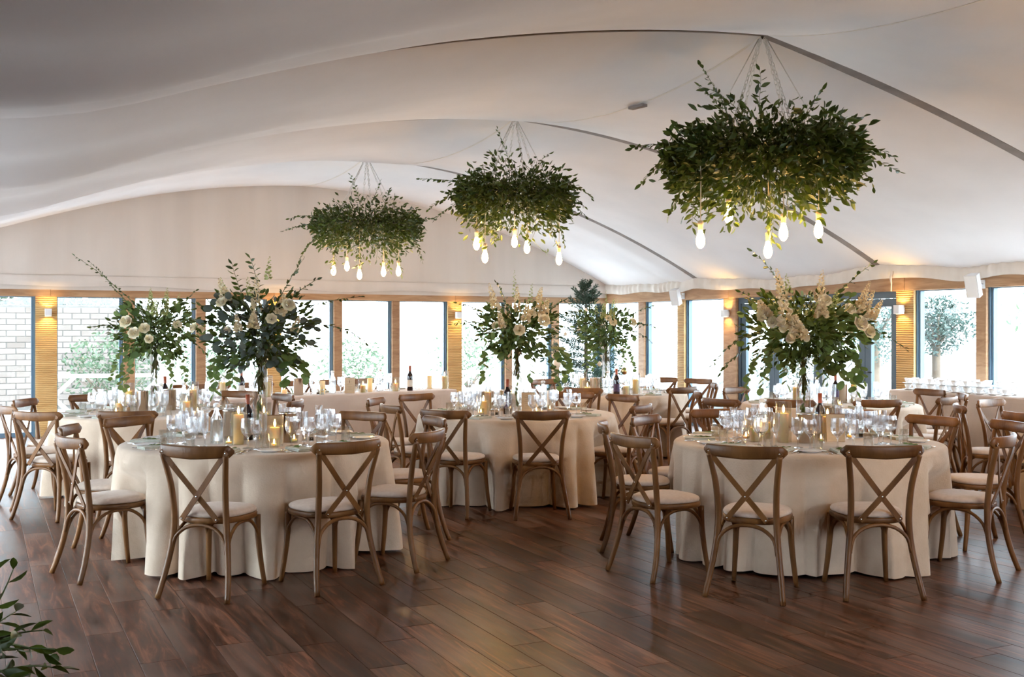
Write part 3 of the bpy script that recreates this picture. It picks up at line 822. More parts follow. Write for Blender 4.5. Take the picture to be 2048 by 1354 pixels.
GM['tumbler'] = MB().lathe([(.030, 0), (.0315, .004), (.0335, .102), (.0317, .102), (.0298, .014), (.028, .012)], 14, smooth=True).mesh('tumbler', MAT['clear_glass'])
GM['side_plate'] = MB().lathe([(.045, .002), (.05, 0), (.052, .003), (.078, .012), (.082, .015), (.079, .016), (.05, .007), (.01, .006)], 22).mesh('side_plate', MAT['porcelain'])
def fork():
    mb = MB(); mb.tube([(0, -.10, .004), (0, -.03, .007), (0, .03, .004)], [.0055, .0028, .004], 6, flat=.5)
    mb.box((0, .042, .005), (.011, .013, .0012))
    for q in (-3, -1, 1, 3): mb.box((q * .0029, .075, .006), (.0014, .022, .001))
    return mb
def knife():
    mb = MB(); mb.tube([(0, -.11, .004), (0, -.02, .005)], [.006, .0045], 6, flat=.6)
    mb.add([(-.007, -.02, .004), (.007, -.02, .004), (.008, .06, .004), (.003, .11, .004), (-.006, .1, .004), (-.007, -.02, .006), (.007, -.02, .006), (.008, .06, .006), (.003, .11, .006), (-.006, .1, .006)],
           [(4, 3, 2, 1, 0), (5, 6, 7, 8, 9)] + [(i, (i + 1) % 5, 5 + (i + 1) % 5, 5 + i) for i in range(5)])
    return mb
def spoon():
    mb = MB(); mb.tube([(0, -.1, .004), (0, -.03, .007), (0, .04, .004)], [.0055, .0028, .004], 6, flat=.5)
    def bowl(i, j):
        a = i * 2 * math.pi; r = j
        return (.019 * r * math.cos(a), .068 + .03 * r * math.sin(a), .002 + .007 * r * r)
    mb.grid(bowl, 14, 4); return mb
GM['fork'] = fork().mesh('fork', MAT['cutlery_steel']); GM['knife'] = knife().mesh('knife', MAT['cutlery_steel']); GM['spoon'] = spoon().mesh('spoon', MAT['cutlery_steel'])
# folded napkin with a leaf sprig
nk = MB()
for z_, h_, w_ in ((.003, .003, .06), (.009, .003, .057), (.0155, .003, .054)): nk.bbox((-w_, -.11, z_ - h_), (w_, .10, z_ + h_), .0022)
GM['napkin'] = nk.mesh('napkin', MAT['napkin_linen'])
# leaf templates --------------------------------------------------
def leaf_verts(kind):
    if kind == 'ruscus':    # pointed oval, folded along the midrib, tip drooping
        return [(0, 0, 0), (.16, .28, .06), (.2, .5, .07), (.12, .8, .02), (0, 1, -.06), (-.12, .8, .02), (-.2, .5, .07), (-.16, .28, .06), (0, .5, .0)], [(0, 1, 8), (1, 2, 8), (2, 3, 8), (3, 4, 8), (4, 5, 8), (5, 6, 8), (6, 7, 8), (7, 0, 8)]
    if kind == 'round':
        pts = [(0, 0, 0)] + [(.46 * math.sin(a), .5 - .5 * math.cos(a), .07 * abs(math.sin(a))) for a in [math.radians(q) for q in (35, 75, 110, 145)]] + [(0, 1, -.03)] + [(-.46 * math.sin(a), .5 - .5 * math.cos(a), .07 * abs(math.sin(a))) for a in [math.radians(q) for q in (145, 110, 75, 35)]]
        return pts + [(0, .5, -.01)], [(i, (i + 1) % 10, 10) for i in range(10)]
    if kind == 'narrow':
        return [(0, 0, 0), (.08, .35, .03), (.07, .7, .02), (0, 1, -.05), (-.07, .7, .02), (-.08, .35, .03), (0, .5, 0)], [(i, (i + 1) % 6, 6) for i in range(6)]
LV = {k: leaf_verts(k) for k in ('ruscus', 'round', 'narrow')}
def frame_from(dirv, roll):
    y = Vector(dirv).normalized(); a = Vector((0, 0, 1)) if abs(y.z) < .95 else Vector((1, 0, 0))
    x = y.cross(a).normalized(); z = x.cross(y)
    x2 = x * math.cos(roll) + z * math.sin(roll); z2 = x2.cross(y)
    return x2, y, z2
def add_leaf(mb, kind, p, dirv, size, roll):
    vs_, fs = LV[kind]; x, y, z = frame_from(dirv, roll); p = Vector(p)
    mb.add([tuple(p + (x * v[0] + y * v[1] + z * v[2]) * size) for v in vs_], fs, True)
LEAFMESH = {}
def leaf_obj(name, kind, matn, p, dirv, size, roll, parent):
    k = (kind, matn)
    if k not in LEAFMESH:
        mb = MB(); mb.add(LV[kind][0], LV[kind][1], True); LEAFMESH[k] = mb.mesh('leaf', MAT[matn])
    x, y, z = frame_from(dirv, roll)
    m4 = Matrix(((x.x * size, y.x * size, z.x * size, p[0]), (x.y * size, y.y * size, z.y * size, p[1]), (x.z * size, y.z * size, z.z * size, p[2]), (0, 0, 0, 1)))
    return link(name, LEAFMESH[k], parent, mw=m4)
def sprig(parent, p0, dirv, length, droop, kind, matn, lsize, nleaf, r_, name='sprig', pair=True, spread=.9):
    """a bending stem part with each leaf its own sub-part"""
    d = Vector(dirv).normalized(); p = Vector(p0); pts = [p.copy()]; st = 7
    for i in range(st):
        d = (d + Vector((r_.uniform(-.12, .12), r_.uniform(-.12, .12), -droop / st + r_.uniform(-.06, .06)))).normalized()
        p = p + d * (length / st); pts.append(p.copy())
    stem = MB().tube(pts, [.0035 - .0022 * i / st for i in range(st + 1)], 4).build(name, MAT['stem_green'], parent)
    for i in range(nleaf):
        t_ = .12 + .88 * i / max(1, nleaf - 1); fi = t_ * st; a = min(int(fi), st - 1)
        q = pts[a].lerp(pts[a + 1], fi - a); tang = (pts[a + 1] - pts[a]).normalized()
        side = tang.cross(Vector((0, 0, 1)));
        if side.length < .05: side = Vector((1, 0, 0))
        side.normalize(); up = side.cross(tang)
        an = (i % 2) * math.pi + r_.uniform(-.7, .7)
        dv = tang * (.55 if i < nleaf - 1 else 2.0) + (side * math.cos(an) + up * math.sin(an) * .7) * spread + Vector((0, 0, -.15))
        leaf_obj('leaf', kind, matn, q, dv, lsize * r_.uniform(.75, 1.15) * (1 - .25 * t_), r_.uniform(-.8, .8) if kind == 'round' else r_.uniform(0, 6.28), stem)
    return stem
_r = random.Random(8)
nkl = MB()
for i in range(5): add_leaf(nkl, 'ruscus', (-.03 + .012 * i, -.05 + .02 * i, .02), (.5 * (-1) ** i, 1, .12), .05, .3)
GM['napkin_sprig'] = nkl.mesh('leaf_sprig', MAT['eucalyptus_leaf'])

OCC = []
def nudge(p, r, n=14):
    p = Vector((p[0], p[1]))
    for _ in range(n):
        hit = False
        for q_, rq in OCC:
            dv = p - q_
            if dv.length < r + rq:
                p = q_ + (dv.normalized() if dv.length > 1e-4 else Vector((1, 0))) * (r + rq + .002); hit = True
        if not hit: break
    OCC.append((p.copy(), r)); return p
RADIUS = {'water_goblet': .049, 'wine_glass': .043, 'champagne_flute': .036, 'tumbler': .035, 'side_plate': .084}
def place(gm, name, label, cat, group, p, z, rz=0.0, parent=None):
    if gm in RADIUS: p = nudge(p, RADIUS[gm])
    return link(name, GM[gm], parent, loc=(p[0], p[1], z), rz=rz, label=label, cat=cat, group=group)
def setting(key, a, r_, full):
    c = TC[key]; ph = TABLES[key][2]
    out_ = Vector((math.cos(a), math.sin(a))); tan = Vector((-out_.y, out_.x))   # sitter looks along -out_, his right is +tan
    rz = math.atan2(-out_.y, -out_.x) - math.pi / 2
    Z = TZ + .0015
    nb = link('napkin', GM['napkin'], loc=(*(c + out_ * .735), Z), rz=rz + r_.uniform(-.1, .1), label='folded grey green napkin laid on the %s' % ph, cat='napkin', group='napkins on the ' + ph)
    link('leaf_sprig', GM['napkin_sprig'], nb)
    place('side_plate', 'side_plate', 'small white side plate on the %s' % ph, 'plate', 'side plates on the ' + ph, c + out_ * .72 - tan * .20, Z)
    if full:
        place('fork', 'fork', 'steel dinner fork on the %s' % ph, 'fork', 'forks on the ' + ph, c + out_ * .74 - tan * .095, Z, rz)
        place('fork', 'fork', 'steel dinner fork on the %s' % ph, 'fork', 'forks on the ' + ph, c + out_ * .745 - tan * .072 - tan * .055, Z, rz)
        place('knife', 'knife', 'steel dinner knife on the %s' % ph, 'knife', 'knives on the ' + ph, c + out_ * .745 + tan * .095, Z, rz)
        place('spoon', 'spoon', 'steel dessert spoon on the %s' % ph, 'spoon', 'spoons on the ' + ph, c + out_ * .745 + tan * .13, Z, rz)
    j = lambda: r_.uniform(-.012, .012)
    place('water_goblet', 'water_goblet', 'large cut crystal water goblet on the %s' % ph, 'glass', 'water goblets on the ' + ph, c + out_ * (.50 + j()) + tan * (.06 + j()), Z, r_.uniform(0, 3))
    place('wine_glass', 'wine_glass', 'smaller cut crystal wine glass on the %s' % ph, 'glass', 'wine glasses on the ' + ph, c + out_ * (.555 + j()) + tan * (.135 + j()), Z, r_.uniform(0, 3))
    place('champagne_flute', 'champagne_flute', 'slim crystal champagne flute on the %s' % ph, 'glass', 'champagne flutes on the ' + ph, c + out_ * (.475 + j()) + tan * (.155 + j()), Z, r_.uniform(0, 3))
    place('tumbler', 'tumbler', 'clear straight sided tumbler on the %s' % ph, 'glass', 'tumblers on the ' + ph, c + out_ * (.60 + j()) + tan * (.21 + j()), Z, r_.uniform(0, 3))
for _px, _d in ((520, 7.66), (1607, 7.66), (1034, 10.25), (311, 10.35), (1212, 13.65), (1654, 11.6)): OCC.append((W(_px, _d), .055))
for key in 'ABCDEF':
    r_ = random.Random(ord(key))
    for a in SETTINGS[key]: setting(key, a, r_, key in 'AB')

# ------------------------------------------------------------------ centre pieces
def pillar_candle(p, z, h, r, lit, label, group, hurricane=None):
    t = thing('pillar_candle', label, 'candle', (p[0], p[1], z), 0, group)
    MB().lathe([(r * .97, 0), (r, .004), (r, h - .004), (r * .95, h), (r * .6, h - .004), (.004, h - .006)], 18).build('wax', MAT['candle_wax'], t)
    MB().tube([(0, 0, h - .008), (.001, 0, h + .008)], .0012, 5).build('wick', MAT['dark_metal'], t)
    if lit:
        MB().lathe([(.001, h + .004), (.006, h + .012), (.0068, h + .018), (.004, h + .032), (.0005, h + .044)], 8).build('flame', MAT['flame_glow'], t)
    if hurricane:
        hr, hh = hurricane
        g = thing('hurricane_vase', label.replace('ivory ', 'glass sleeve of ').replace('pillar candle', 'candle'), 'candle holder', (p[0], p[1], z), 0, group + ' holders')
        MB().lathe([(hr, 0.0), (hr, hh), (hr - .0025, hh), (hr - .0025, .0008), (hr - .01, .0006)], 22, cap1=False, cap0=False).build('glass_sleeve', MAT['clear_glass'], g)
def tealight(p, z, label, group):
    t = thing('tealight', label, 'candle holder', (p[0], p[1], z), 0, group)
    MB().lathe([(.027, 0), (.029, .003), (.031, .062), (.029, .062), (.0265, .012), (.02, .010)], 16).build('glass_cup', MAT['clear_glass'], t)
    MB().lathe([(.0195, .0125), (.0195, .028), (.012, .0285)], 12).build('wax', MAT['candle_wax'], t)
    MB().lathe([(.001, .029), (.0045, .034), (.003, .045), (.0004, .054)], 8).build('flame', MAT['flame_glow'], t)
def wine_bottle(p, z, label, group, labelmat='dark_label', rz=0):
    t = thing('wine_bottle', label, 'bottle', (p[0], p[1], z), rz, group)
    MB().lathe([(.036, 0), (.0375, .004), (.0375, .185), (.034, .205), (.022, .228), (.0145, .245), (.0138, .31), (.0152, .311), (.0152, .318), (.0138, .319)], 22).build('glass_body', MAT['wine_glass_dark'], t)
    MB().lathe([(.0155, .252), (.0158, .256), (.0158, .3205), (.012, .322)], 16, cap0=False).build('capsule', MAT['bottle_capsule'], t)
    MB().lathe([(.0382, .05), (.0382, .14)], 22, cap0=False, cap1=False).build('paper_label', MAT[labelmat], t)
def water_bottle(p, z, label, group):
    t = thing('water_bottle', label, 'bottle', (p[0], p[1], z), 0, group)
    MB().lathe([(.040, 0), (.043, .005), (.043, .15), (.040, .175), (.024, .205), (.018, .225), (.018, .245), (.021, .248), (.021, .268), (.0185, .268), (.0155, .245), (.0155, .225), (.0375, .175), (.0405, .15), (.0405, .012), (.03, .010)], 22).build('glass_body', MAT['clear_glass'], t)
    MB().lathe([(.040, .0125), (.040, .165)], 22).build('water_fill', MAT['water'], t)
    MB().lathe([(.022, .250), (.022, .272), (.015, .278)], 16).build('stopper', MAT['porcelain'], t)
def cooler(p, z, label, group):
    t = thing('wine_cooler', label, 'wine cooler', (p[0], p[1], z), 0, group)
    MB().lathe([(.056, 0), (.0585, .003), (.060, .198), (.0615, .2), (.0605, .203), (.057, .2), (.055, .008), (.02, .006)], 30).build('steel_wall', MAT['brushed_steel'], t)
    MB().lathe([(.0612, .196), (.0632, .2), (.0612, .204)], 30, cap0=False, cap1=False).build('rolled_rim', MAT['cutlery_steel'], t)
def menu(p, z, rz, label, group, tilt=.16):
    t = thing('menu_holder', label, 'menu', (p[0], p[1], z), rz, group)
    up = Vector((0, math.sin(tilt), math.cos(tilt))); bk = Vector((0, math.cos(tilt), -math.sin(tilt)))
    def slab(w0, w1, h0, h1, d0, d1, nm, mt):
        vs_ = [tuple(Vector((x, 0, .001)) + up * h + bk * d) for h in (h0, h1) for x, d in ((w0, d0), (w1, d0), (w1, d1), (w0, d1))]
        MB().add(vs_, [(3, 2, 1, 0), (4, 5, 6, 7), (0, 1, 5, 4), (1, 2, 6, 5), (2, 3, 7, 6), (3, 0, 4, 7)]).build(nm, MAT[mt], t)
    slab(-.058, .058, .004, .19, 0, .004, 'kraft_card', 'kraft_paper')
    slab(-.062, .062, 0, .195, .004, .009, 'backing_board', 'chair_wood')
    slab(-.062, -.058, 0, .195, -.002, .006, 'frame_edge', 'brass_socket'); slab(.058, .062, 0, .195, -.002, .006, 'frame_edge', 'brass_socket'); slab(-.062, .062, -.0, .005, -.003, .006, 'frame_edge', 'brass_socket')
    for i, w in enumerate((.022, .03, .026, .034, .03, .024, .032)):
        slab(-w, w, .165 - .02 * i, .1662 - .02 * i, -.0006, 0, 'print_line', 'bark')
    MB().tube([Vector((0, .004, .16)), Vector((0, .085, .0035))], .003, 5).build('strut', MAT['chair_wood'], t)
def shaker(p, z, fill, label, group):
    t = thing('shaker', label, 'shaker', (p[0], p[1], z), 0, group)
    MB().lathe([(.018, 0), (.02, .004), (.017, .05), (.016, .05), (.018, .006), (.01, .005)], 12).build('glass_body', MAT['clear_glass'], t)
    MB().lathe([(.0172, .0065), (.0168, .028)], 12).build('seasoning', MAT[fill], t)
    MB().lathe([(.0178, .050), (.0178, .06), (.01, .068)], 12).build('cap', MAT['cutlery_steel'], t)

def vase(p, z, label, group, seed, h=.58, r=.05):
    r_ = random.Random(seed)
    t = thing('tall_glass_vase', label, 'vase', (p[0], p[1], z), 0, group)
    MB().lathe([(r * .98, 0), (r, .003), (r, h), (r - .0035, h), (r - .0035, .018), (r - .012, .016)], 26).build('glass_cylinder', MAT['clear_glass'], t)
    return t

def rose(parent, p, dirv, size, matn='ivory_petal', name='rose'):
    mb = MB(); x, y, z = frame_from(dirv, 0); p = Vector(p)     # y: facing direction
    for ring, (n, rad, hgt, open_) in enumerate(((3, .12, .5, .05), (5, .25, .5, .2), (6, .38, .42, .5), (7, .48, .3, .85))):
        for k in range(n):
            a = 2 * math.pi * k / n + ring * .6
            o_ = x * math.cos(a) + z * math.sin(a); tn = -x * math.sin(a) + z * math.cos(a)
            wv = rad * 1.15
            b0 = p + o_ * rad * .35 * size
            vs_ = []
            for (q, w, rr) in ((0, .55, .35), (.35, 1.0, .75), (.7, 1.0, .95), (1.0, .55, .95 + open_ * .35)):
                for sgn in (-1, 0, 1):
                    vs_.append(tuple(p + (o_ * rad * rr * (1 - .12 * abs(sgn)) + tn * wv * w * .5 * sgn + y * (hgt * q - .15 * open_ * q)) * size))
            mb.add(vs_, [(i * 3 + j, i * 3 + j + 1, (i + 1) * 3 + j + 1, (i + 1) * 3 + j) for i in range(3) for j in range(2)], True)
    return mb.build(name, MAT[matn], parent)
def blossom_spike(parent, p, dirv, length, width, r_, matn='cream_blossom', name='blossom_spike', dens=34):
    mb = MB(); d = Vector(dirv).normalized(); p = Vector(p)
    for i in range(dens):
        t_ = i / dens; wd = width * (1 - .78 * t_)
        a = i * 2.4; x, y, z = frame_from(d, a)
        q = p + d * (length * t_)
        for k in range(4):
            dv = (x * math.cos(k * 1.57 + a) * .8 + d * .35 + z * math.sin(k * 1.57 + a) * .8)
            add_leaf(mb, 'round', q + x * wd * .35, dv + x * .9, wd * r_.uniform(.5, .75), r_.uniform(0, 6))
    return mb.build(name, MAT[matn], parent)

def arrangement(key, px, py_base, d, seed, st):
    """tall vase with a spreading bouquet. st: look switches"""
    r_ = random.Random(seed); p = W(px, d); ph = TABLES[key][2]
    h = st.get('h', .58); r = .05
    vase(p, TZ + .0015, 'tall clear glass cylinder vase on the %s' % ph, 'tall glass vases', seed, h)
    t = thing('flower_arrangement', st['label'], 'flowers', (p.x, p.y, TZ + .02), 0, 'tall flower arrangements')
    top = h - .02
    # stems inside the vase, fanning out above it
    sm = MB(); fm_ = MB(); iv_ = MB(); gm_ = MB()
    for i in range(30):
        a = r_.uniform(0, 6.28); q = r_.uniform(.005, .042); a2 = a + 2.6
        p0 = Vector((q * math.cos(a2), q * math.sin(a2), h * .52 + r_.random() * .14)); p1 = Vector((q * math.cos(a), q * math.sin(a), top))
        el = r_.uniform(.15, 1.45); ra = Vector((math.cos(a) * math.cos(el), math.sin(a) * math.cos(el), math.sin(el)))
        p2 = p1 + ra * r_.uniform(.12, .30)
        sm.tube([p0, p1, p2], [.0035, .0035, .002], 4)
    # greenery twisted through the vase
    for i in range(st.get('inner', 40)):
        z_ = r_.uniform(.03, top - .08); a = z_ * 16 + r_.uniform(-.8, .8); q = r_.uniform(.004, .022)
        add_leaf(iv_, 'ruscus', (q * math.cos(a), q * math.sin(a), z_), (math.cos(a + 2.2) * .3, math.sin(a + 2.2) * .3, r_.choice((-1, 1))), r_.uniform(.034, .052), r_.uniform(0, 6))
    R = st.get('R', .42); HZ = st.get('H', .40)
    cz = top + HZ * .42
    for i in range(st.get('n', 1100)):
        # bouquet: dome of leaves, wider above
        a = r_.uniform(0, 6.28); u = r_.uniform(-1, 1); q = r_.random() ** .72
        zz = cz + u * HZ * .62 * q ** .5; wid = R * (1.0 - .35 * abs(u) ** 1.6) * q
        if u < -.4: wid *= .75
        pp = Vector((wid * math.cos(a), wid * math.sin(a), zz))
        dv = Vector((math.cos(a), math.sin(a), u * .9 + r_.uniform(-.5, .6)))
        if i % 4: add_leaf(fm_, 'ruscus', pp, dv + Vector((r_.uniform(-.6, .6), r_.uniform(-.6, .6), 0)), r_.uniform(.042, .076), r_.uniform(0, 6))
        else: add_leaf(gm_, 'round', pp, dv + Vector((r_.uniform(-.6, .6), r_.uniform(-.6, .6), -.4)), r_.uniform(.045, .075), r_.uniform(0, 6))
    iv_.build('vase_ivy', MAT['eucalyptus_leaf'], t, kind='stuff')
    sm.build('stems', MAT['stem_green'], t, kind='stuff')
    fm_.build('foliage', MAT['ruscus_leaf'], t, kind='stuff')
    gm_.build('broad_foliage', MAT['grey_leaf' if st.get('grey') else 'eucalyptus_leaf'], t, kind='stuff')
    # round-leaved branches hanging below the rim
    for (sx, fx, dz, ln, ls) in st.get('hang', []):
        base = RIGHT * sx * .60 + FWD * fx * .6 + Vector((0, 0, cz - .13))
        sprig(t, base, RIGHT * sx * .8 + FWD * fx * .3 + Vector((0, 0, dz - .35)), ln, 1.6, 'round', 'eucalyptus_leaf', ls, int(6 + ln * 16), r_, 'eucalyptus_branch', spread=1.0)
    # thin arching sprigs leaving the bouquet
    for (sx, fx, uz, ln, dr) in st.get('sprigs', []):
        base = RIGHT * sx * .35 * R + FWD * fx * .2 + Vector((0, 0, cz + uz * .12))
        sprig(t, base, RIGHT * sx + FWD * fx + Vector((0, 0, uz)), ln, dr, 'ruscus', 'ruscus_leaf', .072 if ln < .56 else .056, int(10 + ln * 20), r_, 'leaf_sprig')
    for (sx, fx, uz, sz) in st.get('roses', []):
        rose(t, RIGHT * sx * R * .92 + FWD * fx * R * 1.6 + Vector((0, 0, cz + uz * HZ)), RIGHT * sx * .6 + FWD * (fx - .5) + Vector((0, 0, .35 + uz * .5)), sz)
    for (sx, fx, uz, ln, wd) in st.get('spikes', []):
        blossom_spike(t, RIGHT * sx * R * .92 + FWD * fx * R * 1.6 + Vector((0, 0, cz + uz * HZ)), RIGHT * sx * .55 + FWD * fx * .3 + Vector((0, 0, 1)), ln, wd, r_, st.get('spikemat', 'cream_blossom'))
    for (sx, fx, uz, ln) in st.get('buds', []):
        blossom_spike(t, RIGHT * sx * R * .92 + FWD * fx * R * 1.6 + Vector((0, 0, cz + uz * HZ)), RIGHT * sx * .5 + Vector((0, 0, 1)), ln, .035, r_, 'green_bud', 'bud_spike', 18)

ARR = {
 'A': dict(px=520, d=7.66, seed=21, label='dark leafy bouquet with grey eucalyptus discs on the round table by the corner sprig', R=.40, H=.46, n=1250, grey=True, h=.575,
           hang=[(.35, -.3, -.2, .26, .095), (.38, -.1, .1, .22, .10), (-.36, -.2, -.2, .32, .08), (-.2, -.35, -.1, .24, .075), (-.42, .1, .25, .22, .07)],
           sprigs=[(.9, .1, .55, .62, .55), (1.0, -.1, .30, .68, .9), (-.6, .2, 1.1, .40, .3), (.55, .2, 1.2, .42, .2), (-1.0, .1, .25, .55, .3), (.05, -.1, 1.4, .36, 0), (-.9, -.2, .6, .42, .3), (.75, -.2, .9, .40, .3)],
           roses=[(.72, -.5, .38, .085), (.45, -.6, .18, .07), (-.5, -.5, .42, .07), (-1.15, -.2, .05, .07), (-.35, -.6, .02, .05)],
           spikes=[(-.55, -.2, .45, .17, .05), (.05, -.3, .30, .26, .05), (.5, -.35, .25, .15, .055), (.1, -.55, .05, .12, .05), (-.15, -.6, .0, .12, .04), (.75, -.3, .0, .12, .04)],
           buds=[(-.65, 0, .55, .14), (.15, 0, .8, .17), (-.2, 0, .5, .16)]),
 'B': dict(px=1607, d=7.66, seed=33, label='warm lit cream bouquet with stock spikes on the round table under the largest greenery ring', R=.46, H=.44, n=1350, h=.59,
           hang=[(-.42, -.2, -.3, .28, .075), (-.5, .0, -.1, .34, .075), (-.25, -.35, -.4, .24, .08), (.3, -.3, -.2, .22, .085), (.45, -.1, -.1, .32, .085), (.12, -.4, -.2, .20, .10), (.55, .1, 0, .26, .07)],
           sprigs=[(-.45, 0, 1.3, .50, .15), (.85, 0, 1.2, .48, .2), (1.0, -.1, .25, .62, .8), (-1.0, -.1, .1, .58, 1.2), (-1.1, 0, -.1, .50, 1.2), (1.0, .1, .5, .42, .4), (-.8, .1, .7, .36, .3)],
           roses=[(.66, -.5, .10, .10), (.82, -.45, -.02, .09), (.55, -.4, .32, .08), (.1, -.5, .45, .085), (-.7, -.45, .12, .075)],
           spikes=[(-.48, -.55, .0, .30, .08), (-.36, -.6, -.15, .18, .09), (-.42, -.2, .45, .24, .055), (.12, -.3, .45, .22, .05), (-.78, -.4, .18, .14, .07), (.85, -.2, .22, .20, .055), (.75, -.3, .35, .20, .045), (1.05, -.1, .15, .17, .05), (.0, -.6, .2, .14, .06)],
           buds=[(-.1, -.5, .3, .14), (.3, -.4, .35, .14), (-.25, 0, .6, .14)]),
 'C': dict(px=1034, d=10.25, seed=45, label='cream and apricot bouquet with broad hanging leaves on the middle round table', R=.42, H=.42, n=1100, h=.60,
           hang=[(-.45, -.2, -.3, .34, .085), (.4, -.3, -.3, .42, .085), (.5, .1, .1, .36, .10), (.15, -.4, -.5, .30, .085), (-.2, -.3, -.5, .24, .075), (.62, -.1, .0, .30, .11)],
           sprigs=[(-1.0, 0, .7, .45, .4), (-1.0, -.2, .3, .46, .4), (1.0, 0, .55, .46, .4), (-.5, .2, 1.1, .34, .2), (.9, .2, .8, .36, .2)],
           roses=[(.05, -.6, .0, .10), (.62, -.5, .2, .11), (-.5, -.5, .1, .07), (.35, -.4, .35, .08)],
           spikes=[(-.5, -.3, .45, .26, .06), (.0, -.3, .40, .26, .05), (.45, -.3, .45, .22, .06), (.6, -.3, .3, .18, .07), (-.35, -.5, .05, .2, .05), (.2, -.5, .2, .18, .06)],
           buds=[(-.05, 0, .75, .26), (.3, 0, .6, .2)]),
 'D': dict(px=311, d=10.35, seed=57, label='white rose bouquet with pale green discs on the round table before the brick garden wall', R=.42, H=.44, n=1050, h=.60,
           hang=[(-.35, -.2, -.5, .40, .075), (-.5, 0, -.4, .34, .065), (-.2, -.4, -.6, .42, .085), (.25, -.3, -.5, .38, .075), (.4, -.1, -.4, .34, .07)],
           sprigs=[(-.75, 0, 1.1, .85, .3), (-.9, 0, .9, .70, .3), (-1.0, -.1, .2, .48, .2), (1.0, 0, .4, .45, .5), (.8, .1, .9, .36, .2), (1.0, -.2, -.1, .40, .9)],
           roses=[(-.35, -.6, .15, .11), (-.1, -.7, -.08, .10), (.12, -.65, .02, .09), (.25, -.7, -.2, .075), (.75, -.4, .1, .08), (1.15, -.1, .0, .07)],
           spikes=[(.05, -.3, .4, .2, .045), (.4, -.3, .3, .18, .045), (.2, -.4, .3, .16, .045)], spikemat='green_bud',
           buds=[(-.1, 0, .55, .16), (.5, 0, .45, .16), (.25, 0, .6, .14)]),
 'E': dict(px=1212, d=13.65, seed=69, label='loose pale green bouquet standing before the fir tree on the far round table', R=.42, H=.44, n=900, h=.60,
           hang=[(-.35, -.2, -.4, .36, .09), (-.2, -.3, -.6, .34, .09), (.4, -.1, -.3, .42, .07), (.3, -.3, -.4, .34, .07)],
           sprigs=[(-1.0, 0, .9, .44, .3), (1.0, 0, .7, .50, .5), (1.0, -.1, .35, .52, .6), (-1.0, 0, .5, .45, .4), (.9, 0, .1, .5, .8)],
           roses=[(.78, -.4, .2, .10), (.15, -.5, .2, .09), (.0, -.5, .32, .07)],
           spikes=[(.15, -.3, .3, .26, .06), (-.1, -.3, .3, .2, .05)], spikemat='green_bud', buds=[(0, 0, .6, .24), (.3, 0, .5, .18), (-.3, 0, .45, .18)]),
 'F': dict(px=1654, d=11.6, seed=81, label='fresh green bouquet half hidden behind the warm lit cream one', R=.34, H=.40, n=700, h=.60,
           hang=[(.4, -.1, -.3, .34, .075), (-.2, -.3, -.4, .3, .075)], sprigs=[(1.0, 0, .3, .4, .5)], roses=[(.5, -.5, -.1, .08)], spikes=[(.1, -.2, .3, .2, .05)], buds=[]),
}
for k, st in ARR.items(): arrangement(k, st['px'], 0, st['d'], st['seed'], st)

def on_table(key, px, py):
    """point of the table top seen at a pixel"""
    d = FPX * (EYE - TZ) / (py - YH); return W(px, d)
def centre_set(key, items):
    ph = TABLES[key][2]; Z = TZ + .0015
    for it in items:
        k, px, py = it[:3]; p = nudge(on_table(key, px, py), {'cooler': .066, 'bottle': .042, 'water': .047, 'menu': .07, 'hur': .059, 'tea': .034, 'salt': .05}[k])
        if k == 'cooler': cooler(p, Z, it[3] if len(it) > 3 else 'brushed steel wine cooler on the %s' % ph, 'steel wine coolers')
        elif k == 'bottle': wine_bottle(p, Z, it[3] if len(it) > 3 else 'dark red wine bottle on the %s' % ph, 'wine bottles', 'paper_label' if len(it) > 4 else 'dark_label')
        elif k == 'water': water_bottle(p, Z, 'stoppered clear water bottle on the %s' % ph, 'water bottles on the ' + ph)
        elif k == 'menu': menu(p, Z, -TH + (it[3] if len(it) > 3 else 0), 'kraft paper menu in a slim frame on the %s' % ph, 'framed menus')
        elif k == 'hur': pillar_candle(p, Z, it[3] * 1.5 + .015, .0345, True, 'ivory pillar candle %.0f mm tall in a glass sleeve on the %s' % (it[3] * 1000, ph) if False else 'ivory %s pillar candle on the %s' % (it[4], ph), 'pillar candles on the ' + ph, (.056, it[3] * 1.5 + .095))
        elif k == 'tea': tealight(p, Z, 'small glass tealight burning on the %s' % ph, 'tealights on the ' + ph)
        elif k == 'salt': shaker(p, Z, 'salt_white', 'small glass salt shaker on the %s' % ph, 'salt shakers'); shaker(p + Vector((.05, .01)), Z, 'pepper_black', 'small glass pepper shaker on the %s' % ph, 'pepper shakers')
centre_set('A', [('cooler', 463, 877, 'steel wine cooler behind the tall candle on the round table by the corner sprig'), ('cooler', 575, 884, 'steel wine cooler beside the menu on the round table by the corner sprig'), ('bottle', 502, 880), ('water', 433, 888),
                 ('hur', 477, 889, .125, 'tall'), ('hur', 560, 893, .075, 'short'), ('hur', 528, 872, .10, 'middle height'), ('menu', 548, 888, .12), ('tea', 462, 891), ('tea', 586, 886), ('tea', 540, 896), ('salt', 592, 884)])
centre_set('B', [('cooler', 1612, 886, 'steel wine cooler in front of the vase on the table under the largest ring'), ('cooler', 1668, 868, 'steel wine cooler behind the bottle on the table under the largest ring'), ('bottle', 1640, 876), ('water', 1524, 873), ('water', 1698, 870),
                 ('hur', 1567, 885, .125, 'tall'), ('hur', 1531, 877, .065, 'short'), ('hur', 1510, 883, .055, 'lowest'), ('hur', 1655, 880, .10, 'middle height'), ('menu', 1672, 884, -.15), ('tea', 1642, 886), ('tea', 1489, 882), ('tea', 1700, 878), ('salt', 1716, 876)])
